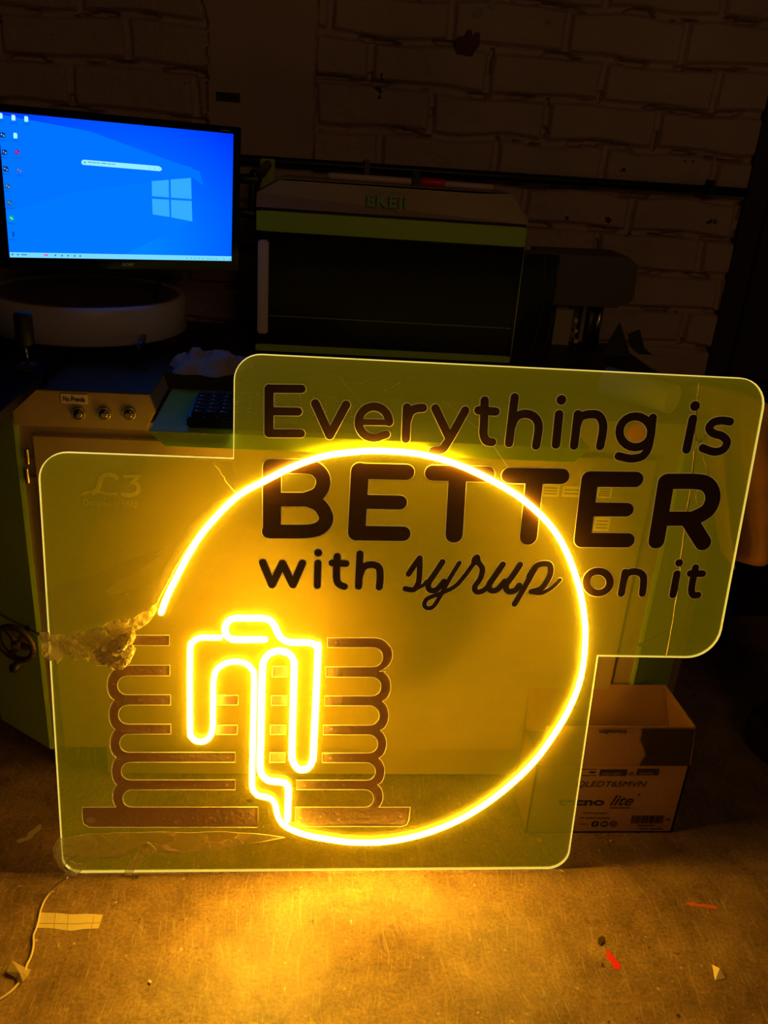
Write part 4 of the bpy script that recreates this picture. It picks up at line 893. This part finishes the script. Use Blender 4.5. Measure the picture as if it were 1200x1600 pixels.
# print on the front
by_ = fY-.0006
def ft(name, s, px, py, size, sx=1, shear=0, bold=0, y=by_, m=INK, par=None, roll=0, spacing=1):
    p_ = atY(px, py, fY); return text(name, s, size, m, par or bx, face_front(p_.x, y, p_.z, roll), sx=sx, shear=shear, bold=bold, spacing=spacing)
ft('printed_text', 'QLEDT65MVN', 898, 1229, .0215, 1.13, .2)
ft('printed_text', 'tecno', 872, 1258, .029, 1.50, .0, .0009)
ft('printed_text', 'lite', 951, 1258, .040, .98, .35, .0004)
ft('printed_text', '\u00ae', 996, 1243, .007)
def rect(px0, py0, px1, py1, name='printed_block', y=by_, m=INK, th=.0004):
    a = atY(px0, py0, fY); b = atY(px1, py1, fY); bm = B(); box(bm, a.x, b.x, y-th, y+.0002, b.z, a.z); return obj(name, bm, m, bx)
rect(938, 1202, 978, 1212); rect(996, 1201, 1028, 1211); rect(902, 1201.5, 932, 1202.3); rect(902, 1211, 932, 1212)
rect(921, 1205, 930, 1208)
ft('printed_text', 'CONT./QTY', 940, 1210.5, .0085, .92, 0, 0, by_-.0006, CARD)
ft('printed_text', '10', 980, 1211, .0125, 1, .1)
ft('printed_text', 'PZAS./PCS', 998, 1209.5, .0075, .92, 0, 0, by_-.0006, CARD)
for x in (929.5, 944, 958):
    p_ = atY(x, 1287, fY); bm = B(); lathe(bm, [(.0085, 0), (.0085, -.0005)], (p_.x, by_, p_.z), 24, 'Y'); ob = obj('printed_badge', bm, INK, bx)
    if x < 935: text('badge_mark', 'f', .013, CARD, ob, face_front(p_.x-.002, by_-.0006, p_.z-.0045), bold=.0004)
    elif x < 950:
        bm = B(); box(bm, p_.x-.005, p_.x+.005, by_-.001, by_-.0004, p_.z-.0032, p_.z+.0032); obj('badge_mark', bm, CARD, ob)
        bm = B(); extr_y(bm, [(p_.x-.0015, p_.z-.002), (p_.x+.002, p_.z), (p_.x-.0015, p_.z+.002)], by_-.0014, by_-.0009); obj('badge_mark', bm, INK, ob)
    else:
        bm = B(); tube(bm, [(p_.x+x_*.005, by_-.0006, p_.z+z_*.005) for x_, z_ in ((-1, -1), (1, -1), (1, 1), (-1, 1), (-1, -1))], .0004, 5); tube(bm, [(p_.x+.0024*math.cos(a_*PI/6), by_-.0006, p_.z+.0024*math.sin(a_*PI/6)) for a_ in range(13)], .0004, 5); obj('badge_mark', bm, CARD, ob)
bm = B(); a = atY(988, 1274, fY); b = atY(1034, 1286, fY); xx = a.x
while xx < b.x: w_ = random.choice((.0007, .0012, .002)); box(bm, xx, xx+w_, by_-.0004, by_, b.z, a.z); xx += w_+random.choice((.0007, .001, .0016))
obj('barcode', bm, INK, bx)
rect(905, 1287, 919, 1287.8); 
for x0, x1, yy in ((911, 925, 1269.5), (927, 948, 1270), (905, 912, 1277), (914, 930, 1277.2), (932, 952, 1277.5), (953, 985, 1261.5), (995, 1022, 1289), (1000, 1012, 1294), (1015, 1035, 1294.5)): rect(x0, yy, x1, yy+1.1, 'printed_line')
bm = B(); p_ = atY(1044, 1281, fY); ribbon(bm, [(p_.x-.004, p_.z), (p_.x, p_.z+.003), (p_.x+.004, p_.z+.001)], .003, by_-.0002, 8); obj('printed_block', bm, INK, bx)
# upside-down word on the flap
sl = math.atan2(.012, zt-bz); p_ = atY(979, 1139.5, fY-.012)
text('flap_text', 'tecnolite', .0155, INK, fl, Matrix.Translation((p_.x, fY-.0152, p_.z)) @ Matrix.Rotation(PI/2+sl, 4, 'X') @ Matrix.Rotation(PI, 4, 'Z'), sx=1.05, bold=.0004)

# ------------------------------------------------------------ things on the floor
def flat(name, pts, m, label, cat, th=.0006, z=0, parent=None, lift=0):
    q = [atZ(x, y, z) for x, y in pts]; bm = B(); extr_z(bm, [(p_.x, p_.y) for p_ in q], z+.0003, z+th)
    o = obj(name, bm, m, parent)
    if not parent: tag(o, label, cat)
    return o
tp = flat('tape_strip', [(62, 1426), (90, 1427), (112, 1429), (135, 1428), (161, 1429.5), (157, 1441), (154, 1451), (130, 1452), (112, 1455), (96, 1453), (84, 1451), (60, 1450), (53, 1449), (57, 1437)], TAPE, 'rectangular piece of masking tape on the floor beside the white cord', 'tape')
bm = B()
for l in ([(87, 1428), (84, 1451)], [(107, 1429), (105, 1453)], [(58, 1443), (120, 1444), (156, 1442)], [(147, 1431), (143, 1450)]):
    q = [atZ(x, y, 0) for x, y in l]; tube(bm, [(p_.x, p_.y, .0007) for p_ in q], .0005, 5)
obj('tape_crease', bm, pmat('crease_brown', (.4, .27, .12), .7), tp)
flat('orange_scrap', [(1071, 1411), (1080, 1410), (1092, 1413), (1100, 1412.5), (1120, 1416.5), (1120, 1421), (1108, 1418.5), (1094, 1417), (1080, 1415.5)], pmat('orange_plastic', (.85, .16, .03), .5), 'narrow orange plastic scrap on the floor at the right', 'scrap')
flat('red_scrap', [(947, 1487), (952, 1485), (958, 1493), (964, 1500), (971, 1510), (967, 1515), (959, 1514), (955, 1504), (948, 1497)], pmat('red_scrap_plastic', (.85, .03, .03), .5), 'short red plastic scrap lying on the floor', 'scrap')
flat('dark_chip', [(934, 1467), (938, 1466), (940, 1463), (944, 1467), (943, 1474), (938, 1478), (934, 1474)], BRONZE, 'small dark chip on the floor above the red scrap', 'chip', .003)
# torn triangle of pale card, raised on its edge
a, b, c = atZ(1112, 1508, 0), atZ(1134, 1529, 0), atZ(1117, 1533, 0)
bm = B(); vs = [bm.verts.new((a.x, a.y, .002)), bm.verts.new((b.x, b.y, .001)), bm.verts.new((c.x, c.y, .001)), bm.verts.new(((a.x+b.x)/2, (a.y+b.y)/2, .009))]
bm.faces.new((vs[0], vs[2], vs[3])); bm.faces.new((vs[2], vs[1], vs[3])); bm.faces.new((vs[0], vs[3], vs[1])); bm.faces.new((vs[0], vs[1], vs[2])); tag(obj('paper_triangle', bm, pmat('pale_card', (.85, .72, .5), .6)), 'pale torn triangle of card on the floor, bottom right', 'scrap')
SPL = pmat('pale_splatter', (.5, .42, .3), .7)
flat('dried_splatter', [(23, 1315), (32, 1310), (42, 1308), (44, 1301), (52, 1296), (62, 1288), (66, 1290), (62, 1298), (54, 1304), (50, 1310), (40, 1314), (30, 1318)], SPL, 'pale dried paint splatter on the floor at the far left', 'splatter', .0004)
flat('plaster_crumb', [(952, 1315), (955, 1314), (957, 1316), (954, 1317)], WHITE, 'tiny white crumb on the floor below the carton', 'crumb', .004)
flat('plaster_crumb', [(231, 1535), (234, 1532), (238, 1535), (235, 1539)], TAPE, 'tiny pale crumb on the floor below the tape strip', 'crumb', .003)
# cord of the sign, running off to the lower left, with its tab of tape
cpts = [(105, 1372, .045), (95, 1378, .03), (84, 1388, .012), (72, 1403, .003), (64, 1420, .003), (60, 1438, .0035), (56, 1452, .003), (52, 1462, .003), (52, 1478, .003), (48, 1495, .003), (42, 1507, .003), (38, 1520, .0035), (32, 1532, .0035), (22, 1544, .003), (8, 1556, .003), (-12, 1568, .003)]
bm = B(); P = [tuple(atZ(x, y, z)) for x, y, z in cpts]; tube(bm, crom(P, 5), .0021, 8)
tag(obj('power_cord', bm, CORD, None, True), 'thin white cord running from the sign over the floor to the lower left', 'cord')
tb = [(10, 1520), (20, 1505), (35, 1510), (48, 1514), (44, 1528), (36, 1538), (27, 1536), (25, 1528)]
bm = B(); q = [atZ(x, y, .004) for x, y in tb]; top = [bm.verts.new((p_.x, p_.y, .0062+.004*math.sin(i*1.7))) for i, p_ in enumerate(q)]; cc_ = bm.verts.new(sum((p_ for p_ in q), Vector())/len(q)+Vector((0, 0, .005)))
for i in range(len(top)): bm.faces.new((top[i], top[(i+1) % len(top)], cc_))
bmesh.ops.solidify(bm, geom=bm.faces[:], thickness=.0005)
tag(obj('tape_tab', bm, TAPE), 'folded tab of masking tape stuck round the white cord', 'tape')
